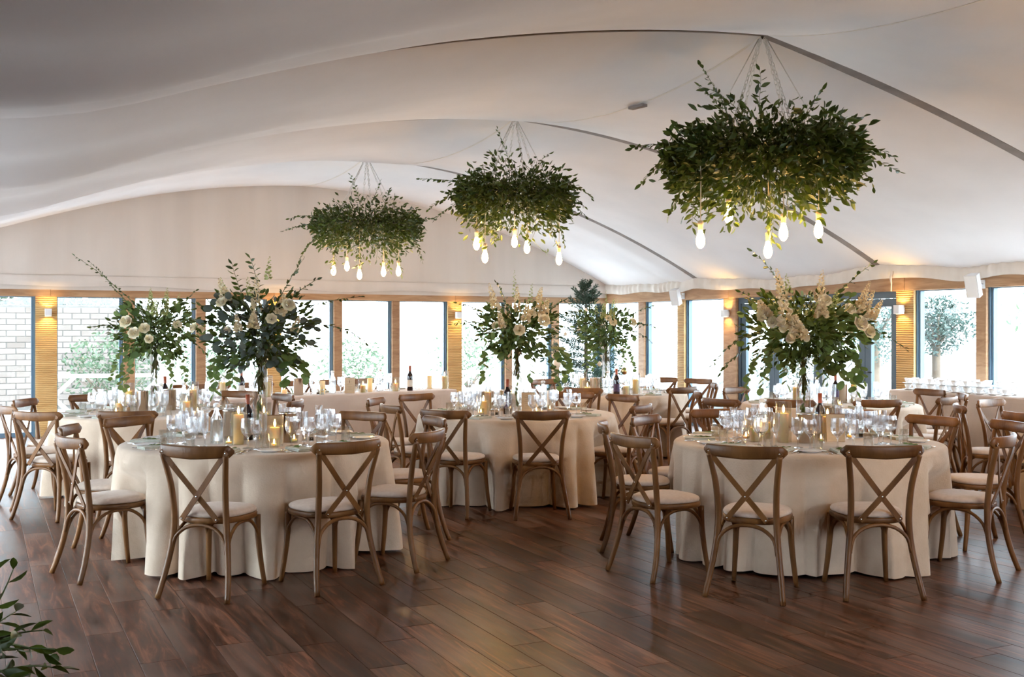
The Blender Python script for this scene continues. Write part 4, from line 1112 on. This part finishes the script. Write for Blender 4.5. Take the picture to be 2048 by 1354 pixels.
centre_set('C', [('cooler', 1012, 822), ('bottle', 1015, 828), ('water', 947, 820), ('water', 1086, 818), ('hur', 976, 822, .11, 'tall'), ('hur', 967, 829, .07, 'short'), ('hur', 1058, 818, .09, 'middle height'), ('menu', 1049, 826, -.1), ('tea', 960, 831), ('tea', 1073, 828), ('tea', 1100, 824), ('salt', 985, 832)])
centre_set('D', [('cooler', 287, 824, 'steel wine cooler beside the tall candle on the table before the brick wall'), ('cooler', 340, 820, 'steel wine cooler behind the bottles on the table before the brick wall'), ('bottle', 330, 818), ('water', 322, 826), ('water', 368, 822),
                 ('hur', 265, 824, .12, 'tall'), ('hur', 373, 826, .06, 'short'), ('hur', 386, 820, .12, 'second tall'), ('hur', 238, 826, .05, 'lowest'), ('tea', 232, 829), ('tea', 395, 828)])
centre_set('E', [('cooler', 1190, 789), ('bottle', 1233, 791, 'dark red wine bottle on the far round table by the fir tree'), ('water', 1216, 787), ('hur', 1165, 786, .11, 'tall'), ('hur', 1175, 792, .06, 'short'), ('hur', 1252, 790, .06, 'other short'), ('hur', 1271, 789, .11, 'other tall'), ('tea', 1200, 792)])
centre_set('F', [('cooler', 1683, 806, 'steel wine cooler on the round table before the glazed doors'), ('bottle', 1671, 809), ('water', 1634, 806), ('hur', 1708, 806, .12, 'tall'), ('hur', 1592, 806, .10, 'middle height'), ('tea', 1722, 812), ('tea', 1680, 814), ('hur', 1680, 802, .06, 'short')])
# things on the long table
Z = TZ + .0015
def on_long(px, off):
    # point on the long table: pixel column px, off metres behind its front edge
    rx, ry = ray(px); a = HA + hn * off
    den = rx * hv.y - ry * hv.x
    s_ = (ry * a.x - rx * a.y) / -den if abs(den) > 1e-9 else 0
    dd = (a.x * hv.y - a.y * hv.x) / den
    return Vector((rx * dd, ry * dd))
lp = 'long table under the gable windows'
for i, (px, off, h, nm) in enumerate(((445, .15, .16, 'first tall'), (536, .15, .15, 'second tall'), (569, .12, .07, 'first short'), (645, .2, .14, 'third tall'), (726, .18, .075, 'second short'), (740, .25, .15, 'fourth tall'), (791, .14, .085, 'third short'), (859, .3, .15, 'fifth tall'), (889, .2, .14, 'last tall'))):
    pillar_candle(nudge(on_long(px, off), 0.053), Z, h * 1.15, .033, i % 2 == 0, 'ivory pillar candle, %s from the brick wall end of the long table' % nm, 'pillar candles on the long table', (.054, h * 1.15 + .08) if i in (0, 1, 4, 6, 8) else None)
wine_bottle(nudge(on_long(820, .12), 0.042), Z, 'red wine bottle with a white label on the long table', 'wine bottles', 'paper_label')
wine_bottle(nudge(on_long(483, .25), 0.042), Z, 'wine bottle behind the vase at the near end of the long table', 'wine bottles', 'paper_label')
cooler(nudge(on_long(597, .25), 0.066), Z, 'steel wine cooler on the long table by the gable windows', 'steel wine coolers')
menu(nudge(on_long(699, .12), 0.07), Z, -TH, 'pale framed menu standing on the long table', 'framed menus')
water_bottle(nudge(on_long(665, .3), 0.047), Z, 'stoppered clear water bottle on the long table', 'water bottles on the long table'); water_bottle(nudge(on_long(760, .35), 0.047), Z, 'stoppered clear water bottle on the long table', 'water bottles on the long table')
shaker(nudge(on_long(636, .12), 0.024), Z, 'pepper_black', 'glass pepper shaker on the long table', 'pepper shakers'); shaker(nudge(on_long(645, .1), 0.024), Z, 'salt_white', 'glass salt shaker on the long table', 'salt shakers')
r_ = random.Random(77)
for i, s_ in enumerate(HC):
    for j, (k, nm) in enumerate((('water_goblet', 'large cut crystal water goblet'), ('wine_glass', 'smaller cut crystal wine glass'), ('champagne_flute', 'slim crystal champagne flute'), ('tumbler', 'clear straight sided tumbler'))):
        p = HA + hv * (s_ + .05 + .085 * j) + hn * (.30 + .05 * (j % 2))
        if s_ + .35 < HLEN: place(k, k, nm + ' on the long table', 'glass', k.replace('_', ' ') + 's on the long table', p, Z, r_.uniform(0, 3))
    if s_ < HLEN - .1: link('napkin', GM['napkin'], loc=(*(HA + hv * s_ + hn * .56), Z), rz=math.atan2(hv.y, hv.x) + math.pi, label='folded napkin on the long table', cat='napkin', group='napkins on the long table')

# ------------------------------------------------------------------ coffee table with cups along the right wall
CX0, CX1 = 9.70, 10.25; CY0, CY1, CH_ = 7.15, 9.62, .84
long_cloth(Vector((CX0, CY1)), Vector((0, -1)), Vector((1, 0)), CY1 - CY0, CX1 - CX0, CH_, 'tablecloth', 'beige cloth on the long table of coffee cups', 'table_linen', 9)
cupm = MB().lathe([(.022, 0), (.024, .006), (.034, .03), (.042, .062), (.0395, .062), (.032, .03), (.02, .009)], 18)
cup_me = cupm.mesh('cup_body', MAT['porcelain'])
hm = MB().tube([(.036, 0, .052), (.055, 0, .055), (.062, 0, .040), (.052, 0, .024), (.033, 0, .024)], .0042, 6).mesh('cup_handle', MAT['porcelain'])
sau = MB().lathe([(.03, 0), (.034, .003), (.068, .013), (.071, .016), (.066, .015), (.03, .006)], 22).mesh('saucer', MAT['porcelain'])
r_ = random.Random(5)
def cup(x, y, z, lev, rz):
    w = 'lower layer' if lev == 0 else 'upper layer'
    link('saucer', sau, loc=(x, y, z), label='white saucer under a cup in the %s on the coffee table' % w, cat='saucer', group='saucers, ' + w)
    t = thing('coffee_cup', 'white porcelain coffee cup in the %s on the coffee table' % w, 'cup', (x, y, z + .0065), rz, 'coffee cups, ' + w)
    link('cup_body', cup_me, t); link('cup_handle', hm, t)
for row in range(3):
    for i in range(9):
        y = CY1 - .18 - i * .17 + .05 * (row % 2); x = CX0 + .12 + row * .17
        cup(x, y, CH_ + .0015, 0, r_.uniform(-2.6, -1.2))
        if i < 7 + (row > 0): cup(x, y, CH_ + .0015 + .0705, 1, r_.uniform(-2.6, -1.2))
cup(CX0 + .1, CY1 - 1.82, CH_ + .0015, 0, -1.8); cup(CX0 + .24, CY1 - 1.95, CH_ + .0015, 0, -1.6)
def nap(i, j):
    y = CY1 - 2.35 + .45 * (j - .5); x = CX0 + .12 + .4 * i
    return (x, y, CH_ + .012 + .16 * math.sin(i * 3.0) * math.exp(-((j - .45) / .25) ** 2) + .008 * math.sin(9 * i + 7 * j))
MB().grid(nap, 16, 16).build('bunched_napkin', MAT['porcelain'], label='bunched white napkin heaped beside the coffee cups', cat='napkin')

# ================================================================== HANGING GREENERY RINGS
def chandelier(apex_px, apex_py, d, ring_py, R, seed, nleaf, bulbs, sprigs, label, lsize, short):
    r_ = random.Random(seed)
    ap = PZ(apex_px, apex_py, d); zr = EYE + (YH - ring_py) / FPX * d
    base = Vector((ap.x, ap.y, zr))
    t = thing('greenery_chandelier', label, 'chandelier', tuple(base), 0, 'hanging greenery rings')
    H = ap.z - zr
    MB().tube([(R * .72 * math.cos(a * math.pi / 12), R * .72 * math.sin(a * math.pi / 12), 0) for a in range(24)], .014, 6, closed=True).build('hoop', MAT['dark_metal'], t)
    MB().tube([(R * .36 * math.cos(a * math.pi / 12), R * .36 * math.sin(a * math.pi / 12), .02) for a in range(24)], .010, 6, closed=True).build('inner_hoop', MAT['dark_metal'], t)
    MB().tube([(0, 0, H - .03), (0, 0, H - .0)], .012, 8).build('ceiling_hook', MAT['dark_metal'], t)
    for k in range(6):
        a = 2 * math.pi * k / 6 + .35
        e = Vector((R * .70 * math.cos(a), R * .70 * math.sin(a), .01)); s0 = Vector((.03 * math.cos(a), .03 * math.sin(a), H - .03))
        if k % 3 == 2:
            MB().tube([s0, e], .004, 5).build('cable', MAT['zinc_chain'], t)
        else:
            mb = MB(); n = int((e - s0).length / .040); ax = (e - s0).normalized()
            for i in range(n):
                c = s0.lerp(e, (i + .5) / n); x, y, z = frame_from(ax, (i % 2) * math.pi / 2)
                mb.tube([c + y * .026 * math.sin(q * math.pi / 4) + x * .012 * math.cos(q * math.pi / 4) for q in range(8)], .0034, 4, closed=True)
            mb.build('chain', MAT['zinc_chain'], t)
    # foliage: thick ring of leafy stems, trailing a little below
    fm_ = MB(); sm = MB()
    for i in range(nleaf):
        a = r_.uniform(0, 6.28); q = r_.random()
        rad = R * (.22 + .78 * math.sqrt(q)); zz = r_.gauss(0, .5)
        hgt = .34 * (1.15 - .65 * (rad / R) ** 2)
        z_ = max(-1.25, min(1.25, zz)) * hgt - .02
        if r_.random() < .16: z_ -= r_.random() ** 1.6 * .26; rad *= .92
        if r_.random() < .07: rad *= r_.uniform(1.0, 1.18)
        pp = Vector((rad * math.cos(a), rad * math.sin(a), z_))
        dv = Vector((math.cos(a) * .8 + r_.uniform(-.8, .8), math.sin(a) * .8 + r_.uniform(-.8, .8), r_.uniform(-.9, .7) + z_ * 1.2))
        add_leaf(fm_, 'ruscus', pp, dv, lsize * r_.uniform(.7, 1.2), r_.uniform(0, 6))
        if i % 9 == 0:
            sm.tube([pp, pp - dv.normalized() * .12 + Vector((0, 0, .02)), Vector((R * .6 * math.cos(a), R * .6 * math.sin(a), 0))], .0025, 3)
    fm_.build('foliage', MAT['ruscus_leaf'], t, kind='stuff'); sm.build('stems', MAT['stem_green'], t, kind='stuff')
    for (sx, fx, sz, dx, df, dz, ln, dr) in sprigs:
        sprig(t, RIGHT * sx * R + FWD * fx * R + Vector((0, 0, sz)), RIGHT * dx + FWD * df + Vector((0, 0, dz)), ln, dr, 'ruscus', 'ruscus_leaf', lsize * 1.12, int(8 + ln * 22), r_, 'vine_sprig')
    for k in range(16):    # short sprigs all around the rim
        a = k * 2 * math.pi / 16 + r_.uniform(-.15, .15)
        sprig(t, Vector((R * .88 * math.cos(a), R * .88 * math.sin(a), r_.uniform(-.1, .12))), Vector((math.cos(a), math.sin(a), r_.uniform(-.5, .5))), r_.uniform(.16, .30), r_.uniform(.4, 1.1), 'ruscus', 'ruscus_leaf', lsize, 9, r_, 'vine_sprig')
    for n_, (px, py, dd) in enumerate(bulbs):
        q = PZ(px, py, d + dd)
        b = thing('pendant_bulb', 'glowing filament bulb, %s from the left, under the %s' % (ORD[n_], short), 'light bulb', tuple(q), 0, 'filament bulbs under the ' + short)
        MB().lathe([(.004, .0), (.018, .008), (.030, .03), (.034, .05), (.031, .075), (.022, .105), (.0165, .125), (.016, .135)], 16).build('glass_bulb', MAT['bulb_glow'], b)
        MB().lathe([(.0185, .133), (.0185, .172), (.0215, .174), (.0215, .198), (.012, .205), (.004, .207)], 14).build('lamp_socket', MAT['brass_socket'], b)
        top = base.z + .01 - q.z
        MB().tube([(0, 0, .205), (.004, 0, .205 + (top - .205) * .5), (0, 0, max(.26, top))], .0038, 5).build('fabric_cord', MAT['cord_fabric'], b)

D1, D2, D3 = 8.3, 11.55, 14.9
chandelier(1525, 70, D1, 312, .73, 101, 5200,
    [(1401, 497, -.35), (1457, 447, .4), (1536, 517, .15), (1567, 482, -.25), (1637, 477, -.1)],
    [(-.25, 0, .15, -.35, 0, .9, .62, .55), (-.30, -.1, .15, -.5, 0, 1.0, .48, .6), (-.1, 0, .2, -.55, 0, 1.1, .55, .9), (.0, 0, .2, -.1, 0, 1.2, .45, .2), (.35, 0, .12, .25, 0, .9, .42, .6), (.45, -.1, .1, .6, 0, .7, .45, .8),
     (.9, 0, .05, 1, 0, .25, .38, .5), (.9, -.1, -.03, 1, -.1, .0, .36, .4), (-.9, 0, .05, -1, 0, .5, .34, .7), (-.9, -.1, -.05, -1, 0, 0, .34, .9), (-.75, -.2, -.15, -.5, 0, -.6, .36, 1.2), (-.7, .1, -.2, -.1, 0, -1, .34, .6),
     (-.3, -.3, -.2, -.2, 0, -1, .36, .6), (-.05, -.2, -.25, .15, 0, -1, .36, .5), (.3, -.2, -.2, .2, 0, -1, .32, .6), (.15, .1, -.25, 0, 0, -1, .40, .3), (-.15, -.4, -.2, -.3, 0, -1, .3, .5)],
    'largest hanging ring of dark green leaves with five bulbs', .082, 'largest greenery ring')
chandelier(1030, 237, D2, 390, .62, 202, 3900,
    [(953, 500, -.1), (970, 526, -.3), (1029, 495, .2), (1054, 507, .0), (1118, 530, -.1)],
    [(-.05, 0, .2, -.1, 0, 1, .52, .2), (-.1, 0, .15, -.4, 0, 1, .36, .6), (.25, 0, .15, .2, 0, .9, .36, .8), (-.8, 0, .1, -1, 0, .35, .52, .3), (-.8, -.1, .0, -1, 0, .15, .46, .8), (-.8, 0, -.05, -1, 0, -.2, .42, .7), (.8, 0, .1, 1, 0, .3, .36, 1.4),
     (.6, 0, -.15, .6, 0, -.7, .42, .9), (-.5, -.2, -.2, -.2, 0, -1, .36, .5), (-.35, -.2, -.2, 0, 0, -1, .32, .5), (.2, -.2, -.2, .1, 0, -1, .3, .5), (.6, -.2, -.2, .1, 0, -1, .34, .5)],
    'middle hanging ring of green leaves with five bulbs', .074, 'middle greenery ring')
chandelier(733, 315, D3, 450, .74, 303, 3900,
    [(667, 551, -.1), (694, 542, .25), (719, 559, -.2), (767, 553, 0), (797, 552, -.1)],
    [(-.1, 0, .2, -.1, 0, 1, .50, .3), (.05, 0, .2, .1, 0, 1, .42, .4), (.3, 0, .15, .3, 0, .9, .36, .6), (-.8, 0, .1, -1, 0, .3, .46, .4), (-.85, 0, .0, -1, 0, .1, .5, .5), (-.8, -.1, -.1, -.8, 0, -.5, .5, .9), (.8, 0, .05, 1, 0, .3, .36, .5),
     (.8, -.1, -.1, .6, 0, -.6, .44, .9), (.3, -.2, -.2, .2, 0, -1, .46, .3), (-.5, -.2, -.2, -.3, 0, -1, .44, .5), (-.1, -.2, -.2, 0, 0, -1, .4, .4), (.5, 0, -.2, .4, 0, -1, .5, .3)],
    'farthest hanging ring of light green leaves with five bulbs', .076, 'farthest greenery ring')
# added ring with bulbs, unseen beside the camera, put in for warm front light
q = Vector((5.60, 2.95, 3.74)); dq = q.x * S + q.y * C; kq = (q.x * C - q.y * S) / dq
pxq = 1024 + FPX * kq; pyq = YH - (q.z - EYE) / dq * FPX
rq = YH - (2.62 - EYE) / dq * FPX; bq = YH - (2.28 - EYE) / dq * FPX
chandelier(pxq, pyq, dq, rq, .75, 404, 900, [(pxq - 150, bq, 0), (pxq - 60, bq + 20, .2), (pxq, bq, -.2), (pxq + 90, bq, 0), (pxq + 170, bq + 10, .1)], [], 'added unseen ring of green leaves giving warm light beside the camera', .08, 'added unseen ring beside the camera')

# ================================================================== WALL LAMPS AND SPEAKERS
def sconce(kind, s_, label, lit=True):
    fm = wall_map(kind); p = fm(s_, -.07, 1.80)
    t = thing('wall_sconce', label, 'wall lamp', p, {'gable': 0, 'right': -math.pi / 2, 'left': math.pi / 2}[kind], 'up and down wall lamps')
    mb = MB()
    for lo, hi in (((-.045, -.045, -.055), (.045, -.038, .055)), ((-.045, .038, -.055), (.045, .045, .055)), ((-.045, -.038, -.055), (-.038, .038, .055)), ((.038, -.038, -.055), (.045, .038, .055)), ((-.038, -.038, -.008), (.038, .038, .008))):
        mb.bbox(lo, hi)
    mb.build('lamp_box', MAT['white_plastic'], t)
    MB().bbox((-.03, .045, -.03), (.03, .072, .03)).build('wall_bracket', MAT['white_plastic'], t)
    for z in (-.012, .012):
        MB().lathe([(.022, z - .003), (.022, z + .003)], 14).build('lamp_disc', MAT['sconce_glow'], t)
sconce('gable', onG(96), 'white box sconce on the leftmost lit reeded pillar')
sconce('gable', onG(552), 'white box sconce on the pillar behind the darkest bouquet')
sconce('gable', onG(914), 'white box sconce on the pillar above the wine bottle end of the long table')
sconce('right', onR(1457), 'white box sconce on the oak post left of the doors')
sconce('right', onR(1806), 'white box sconce on the lit pillar between doors and olive tree')
for i, p in enumerate([p for p in extra if p[0] == 'w'][:2]): sconce('right', (p[1] + p[2]) / 2, 'white box sconce %s beyond the frame on the side wall' % ORD[i])
for i, p in enumerate([p for p in ps if p[0] == 'w']): sconce('left', (p[1] + p[2]) / 2, 'white box sconce, %s along the wall beside the camera' % ORD[i])
def speaker(px, py, d, rz, label):
    p = PZ(px, py, d)
    t = thing('wall_speaker', label, 'speaker', tuple(p), rz, 'small white speakers')
    tl = Matrix.Rotation(.30, 3, 'X')
    prof = [(-.075, -.06), (.075, -.06), (.05, .07), (-.05, .07)]
    vs_ = [tuple(tl @ Vector((x, y, z))) for z in (-.13, .13) for x, y in prof]
    MB().add(vs_, [(3, 2, 1, 0), (4, 5, 6, 7), (0, 1, 5, 4), (1, 2, 6, 5), (2, 3, 7, 6), (3, 0, 4, 7)]).build('speaker_cabinet', MAT['white_plastic'], t)
    vs_ = [tuple(tl @ Vector((x * .93, -.064, z))) for z in (-.122, .122) for x in (-.07, .07)] + [tuple(tl @ Vector((x * .93, -.059, z))) for z in (-.122, .122) for x in (-.07, .07)]
    MB().add(vs_, [(0, 1, 3, 2), (4, 6, 7, 5), (0, 4, 5, 1), (2, 3, 7, 6), (0, 2, 6, 4), (1, 5, 7, 3)]).build('front_grille', MAT['porcelain'], t)
    MB().tube([(0, .05, 0), (0, .12, .02), (0, .2, .02)], .012, 6).build('bracket_arm', MAT['white_plastic'], t)
    MB().bbox((-.03, .195, -.03), (.03, .205, .07)).build('bracket_plate', MAT['white_plastic'], t)
def at_right(px, off): rx, ry = ray(px); return (XR - off) / rx
speaker(1948, 571, at_right(1948, .22), -math.pi / 2 + .25, 'white speaker on the beam above the coffee cups')
speaker(1352, 594, at_right(1352, .22), -math.pi / 2 + .35, 'white speaker on the beam by the far corner')

# ================================================================== FIR TREE IN THE CORNER
def fir(px, d, py_top, seed):
    r_ = random.Random(seed); p = W(px, d); top = EYE + (YH - py_top) / FPX * d - .16
    t = thing('fir_tree', 'decorated green fir tree with baubles and a wire star in the corner', 'christmas tree', (p.x, p.y, 0))
    MB().tube([(0, 0, 0), (0, 0, top * .6), (0, 0, top)], [.045, .028, .008], 7).build('trunk', MAT['bark'], t)
    MB().lathe([(.16, 0), (.20, .26), (.21, .28), (.18, .28), (.15, .04)], 16).build('pot', MAT['terracotta'], t)
    nb = 130
    for k in range(nb):
        f = 1 - (k / nb) ** 1.5          # 1 at the skirt, 0 at the leader
        f = max(.0, min(1, f + r_.uniform(-.02, .02))); z = .42 + (top - .47) * (1 - f)
        L_ = (.10 + .72 * f ** .75) * r_.uniform(.78, 1.12); a = k * 2.39996
        el = .95 - 1.15 * f + r_.uniform(-.22, .22); mb = MB()
        e = Vector((math.cos(a) * math.cos(el), math.sin(a) * math.cos(el), math.sin(el)))
        pts = [Vector((0, 0, z)) + e * (L_ * q / 5) + Vector((0, 0, -.10 * f * (q / 5) ** 2 + .05 * f * (q / 5) ** 4)) for q in range(6)]
        mb.tube(pts, [.007 - .001 * q for q in range(6)], 4)
        side = e.cross(Vector((0, 0, 1))).normalized(); upv = side.cross(e)
        ls = .045 + .03 * f
        for q in range(1, 6):
            for sg in (-1, 1):
                tw0 = pts[q]; twd = (e * .75 + side * sg * .7 + upv * r_.uniform(-.35, .35)).normalized() * (.07 + .15 * f) * (1.2 - q / 7)
                for w in range(6):
                    c = tw0 + twd * ((w + .5) / 6)
                    for s2 in (-1, 1):
                        add_leaf(mb, 'narrow', c, twd.normalized() + upv * s2 * .8 + side * r_.uniform(-.5, .5), ls, r_.uniform(0, 6))
        for w in range(16):
            c = pts[0].lerp(pts[-1], .1 + .9 * w / 16); an = w * 2.4
            add_leaf(mb, 'narrow', c, e * .8 + side * math.cos(an) + upv * math.sin(an), ls, r_.uniform(0, 6))
        mb.build('branch', MAT['fir_needle'], t)
    star = MB(); c0 = Vector((0, 0, top + .10)); pp = []
    for i in range(10):
        rr = .10 if i % 2 == 0 else .042; a = math.pi / 2 + i * math.pi / 5
        pp.append(c0 + RIGHT * rr * math.cos(a) + Vector((0, 0, rr * math.sin(a))))
    star.tube(pp, .004, 5, closed=True); star.tube([c0 - Vector((0, 0, .10)), c0 - Vector((0, 0, .05))], .004, 5)
    star.build('wire_star', MAT['zinc_chain'], t)
    for i, (bx, bz, mt, rr) in enumerate(((1113, 728, 'cream_bauble', .075), (1140, 730, 'gold_bauble', .04), (1199, 728, 'cream_bauble', .04), (1249, 742, 'gold_bauble', .06), (1157, 658, 'cream_bauble', .035), (1131, 668, 'cream_bauble', .03), (1188, 655, 'gold_bauble', .03), (1172, 620, 'cream_bauble', .03))):
        q = PZ(bx, bz, d - .45); q = q - Vector((p.x, p.y, 0))
        bb = MB().lathe([(.002, -rr), (rr * .6, -rr * .8), (rr, 0), (rr * .6, rr * .8), (.006, rr), (.006, rr * 1.2)], 14).build('bauble', MAT[mt], t, loc=q)
fir(1172, 17.6, 548, 12)

# ================================================================== FOREGROUND PLANT (lower left corner)
pq = W(-118, 2.35); t = thing('potted_ruscus', 'glossy dark green leaf sprigs at the bottom left corner', 'plant', (pq.x, pq.y, 0))
MB().lathe([(.17, 0), (.22, .36), (.235, .40), (.20, .40), (.18, .34), (.02, .33)], 22).build('pot', MAT['terracotta'], t)
r_ = random.Random(91)
stm = MB()
for i in range(16):
    a = r_.uniform(0, 6.28); stm.tube([(.05 * math.cos(a), .05 * math.sin(a), .30), (.07 * math.cos(a), .07 * math.sin(a), .6), (.10 * math.cos(a), .10 * math.sin(a), .84)], .005, 5)
stm.build('stems', MAT['stem_green'], t, kind='stuff')
for i in range(24):
    a = r_.uniform(0, 6.28); e = r_.uniform(-.2, .8)
    sprig(t, Vector((.10 * math.cos(a), .10 * math.sin(a), .80 + r_.uniform(-.1, .04))), Vector((math.cos(a) * math.cos(e), math.sin(a) * math.cos(e), math.sin(e))), r_.uniform(.12, .20), .6, 'ruscus', 'ruscus_leaf', .070, 8, r_, 'leaf_sprig')
for (dx, dz, ln, dr) in ((1, .55, .20, .5), (1, .15, .19, .3), (.6, 1.0, .22, .2), (1, -.3, .16, .4), (.4, 1.4, .22, .2)):
    sprig(t, RIGHT * .06 + Vector((0, 0, .84)), RIGHT * dx + FWD * -.1 + Vector((0, 0, dz)), ln, dr, 'ruscus', 'ruscus_leaf', .066, 7, r_, 'leaf_sprig')

# ================================================================== OUTSIDE
# brick garden wall with bushes behind the gable's left windows
bw = MB().bbox((-9, YG + 6.3, -.03), (3.2, YG + 6.55, 2.05)).build('brick_garden_wall', MAT['mortar'], kind='thing', label='long washed out brick garden wall beyond the gable windows', cat='garden wall')
brick_me = MB().bbox((-.16, -.012, -.052), (.16, .02, .052), .004).mesh('brick', MAT['garden_brick'])
cnt = 0; restb = MB()
for row in range(17):
    for col in range(36):
        x = 3.0 - .34 * col - (.17 if row % 2 else 0); z = 2.0 - .115 * row - .06
        if x < -8.8: continue
        vis = -2.5 < x < 3.1 and cnt < 290
        if vis: link('brick', brick_me, bw, loc=(x, YG + 6.30, z)); cnt += 1
        else: restb.bbox((x - .16, YG + 6.288, z - .052), (x + .16, YG + 6.32, z + .052))
restb.build('brick_courses', MAT['garden_brick'], bw, kind='stuff')
def bush(loc, rx, ry, rz_, n, matn, ls, label, cat, seed, trunk=None, group=None, name='garden_shrub', kind_='ruscus', twigs=0):
    r_ = random.Random(seed); t = thing(name, label, cat, loc, 0, group)
    mb = MB(); z0 = trunk or rz_
    for i in range(n):
        a = r_.uniform(0, 6.28); u = r_.uniform(-1, 1); q = r_.random() ** .4; s2 = math.sqrt(1 - u * u)
        w = 1 + .35 * math.sin(3 * a + seed) * math.sin(4 * u + seed)
        p = Vector((rx * s2 * math.cos(a) * q * w, ry * s2 * math.sin(a) * q * w, z0 + rz_ * u * q * (1 if u > 0 else (.95 if not trunk else 1)))); p.z = max(p.z, .02)
        add_leaf(mb, kind_, p, Vector((r_.uniform(-1, 1), r_.uniform(-1, 1), r_.uniform(-.6, 1))), ls * r_.uniform(.6, 1.3), r_.uniform(0, 6))
    mb.build('foliage', MAT[matn], t, kind='stuff')
    st_ = MB()
    if trunk: st_.tube([(0, 0, 0), (.03, .02, trunk * .5), (.0, 0, trunk)], [.09, .07, .05], 8)
    for i in range(10 + twigs):
        a = r_.uniform(0, 6.28); b0 = trunk * .8 if trunk else 0
        st_.tube([(0, 0, b0), (rx * .35 * math.cos(a), ry * .35 * math.sin(a), b0 + rz_ * .5), (rx * .8 * math.cos(a), ry * .8 * math.sin(a), b0 + rz_ * r_.uniform(.6, 1.3))], [.022, .012, .004], 4)
    st_.build('trunk', MAT['bark'], t)
bush((-3.6, YG + 8.2, 0), 1.6, 1.0, 1.9, 3800, 'shrub_leaf', .2, 'tall evergreen shrub behind the brick wall, by the frame edge', 'shrub', 1, group='shrubs behind the brick wall')
bush((1.2, YG + 8.4, 0), 1.9, 1.0, 1.8, 4200, 'shrub_leaf', .2, 'wide shrub behind the brick wall, beside the lit pillar', 'shrub', 2, group='shrubs behind the brick wall')
bush((-1.2, YG + 5.2, 0), .8, .6, .75, 1300, 'shrub_leaf', .10, 'low garden shrub before the brick wall, near the frame edge', 'shrub', 3)
bush((2.3, YG + 5.3, 0), .9, .6, .8, 1300, 'shrub_leaf', .10, 'low garden shrub before the brick wall, behind the flower vase', 'shrub', 4)
bush((4.6, YG + 7.5, 0), .9, .7, .9, 900, 'shrub_leaf', .11, 'pale shrub seen between the two near vases', 'shrub', 6)
bush((8.4, YG + 9, 0), 1.1, .8, .7, 900, 'shrub_leaf', .12, 'pale low shrub seen behind the long table', 'shrub', 7)
bush((11.5, YG + 9, 0), 1.1, .8, .9, 900, 'shrub_leaf', .12, 'pale low shrub beyond the gable corner', 'shrub', 8)
ol = W(1872, 15.6); bush((ol.x, ol.y, 0), .50, .50, .44, 2600, 'olive_leaf', .070, 'round headed olive tree outside the side window', 'tree', 9, trunk=1.62, name='olive_tree', kind_='ruscus')
ol = W(1752, 19.5); bush((ol.x, ol.y, 0), .7, .7, .8, 2200, 'olive_leaf', .08, 'olive tree seen through the last door leaf', 'tree', 10, trunk=1.7, name='olive_tree')
ol = W(1566, 19.0); bush((ol.x, ol.y, 0), .6, .6, .6, 1600, 'olive_leaf', .06, 'small pale tree seen through the second door leaf', 'tree', 11, trunk=.9, name='olive_tree')
bush((24, 16, 0), 3, 2, 1.6, 1500, 'shrub_leaf', .22, 'distant hedge beyond the side window at the frame edge', 'hedge', 13, name='garden_hedge')
# trestle garden tables with crossed legs
def garden_table(px, d, L_, label):
    p = W(px, d); t = thing('garden_table', label, 'garden table', (p.x, p.y, -.03), -.12, 'garden tables on the patio')
    for k in range(5): MB().bbox((-L_ / 2, -.40 + k * .163, .72), (L_ / 2, -.40 + k * .163 + .15, .76), .006).build('plank', MAT['bleached_timber'], t)
    for x in (-L_ / 2 + .35, L_ / 2 - .35):
        for sg in (-1, 1):
            vs_ = []
            for (dx_, z) in ((-.36 * sg, 0.0), (.36 * sg, .72)):
                for (a, b_) in ((-.05, -.04), (.05, -.04), (.05, .04), (-.05, .04)): vs_.append((x + dx_ + a, b_ + .03 * sg, z))
            MB().add(vs_, [(3, 2, 1, 0), (4, 5, 6, 7), (0, 1, 5, 4), (1, 2, 6, 5), (2, 3, 7, 6), (3, 0, 4, 7)]).build('leg', MAT['bleached_timber'], t)
garden_table(195, 17.9 + 2.0, 2.2, 'bleached timber patio table before the brick garden wall')
garden_table(985, 21.8, 2.3, 'bleached timber patio table beyond the middle window')
# rattan armchairs outside the doors
def rattan_armchair(px, d, rz, label):
    p = W(px, d); t = thing('rattan_armchair', label, 'garden chair', (p.x, p.y, -.03), rz, 'rattan armchairs on the patio')
    MB().bbox((-.36, -.38, .05), (.36, .38, .36), .03).build('seat_base', MAT['rattan'], t)
    MB().bbox((-.33, -.36, .36), (.33, .22, .48), .04).build('seat_cushion', MAT['cushion_blue_grey'], t)
    for i in range(9):
        x = -.36 + i * .09; MB().tube([(x, .34, .3), (x, .40, .62), (x, .42, .80)], .016, 5).build('back_spindle', MAT['rattan'], t)
    MB().tube([(-.40, .1, .62), (-.40, .42, .80), (.40, .42, .80), (.40, .1, .62)], .03, 7).build('back_rail', MAT['rattan'], t)
    for x in (-.40, .40): MB().bbox((x - .05, -.38, .05), (x + .05, .38, .60), .02).build('armrest', MAT['rattan'], t)
rattan_armchair(1420, 18.9, -2.3, 'pale rattan armchair on the patio, seen left of the oak sconce post')
rattan_armchair(1512, 17.9, -2.0, 'pale rattan armchair outside the first door leaf')
rattan_armchair(1585, 16.6, -1.9, 'pale rattan armchair outside the second door leaf')
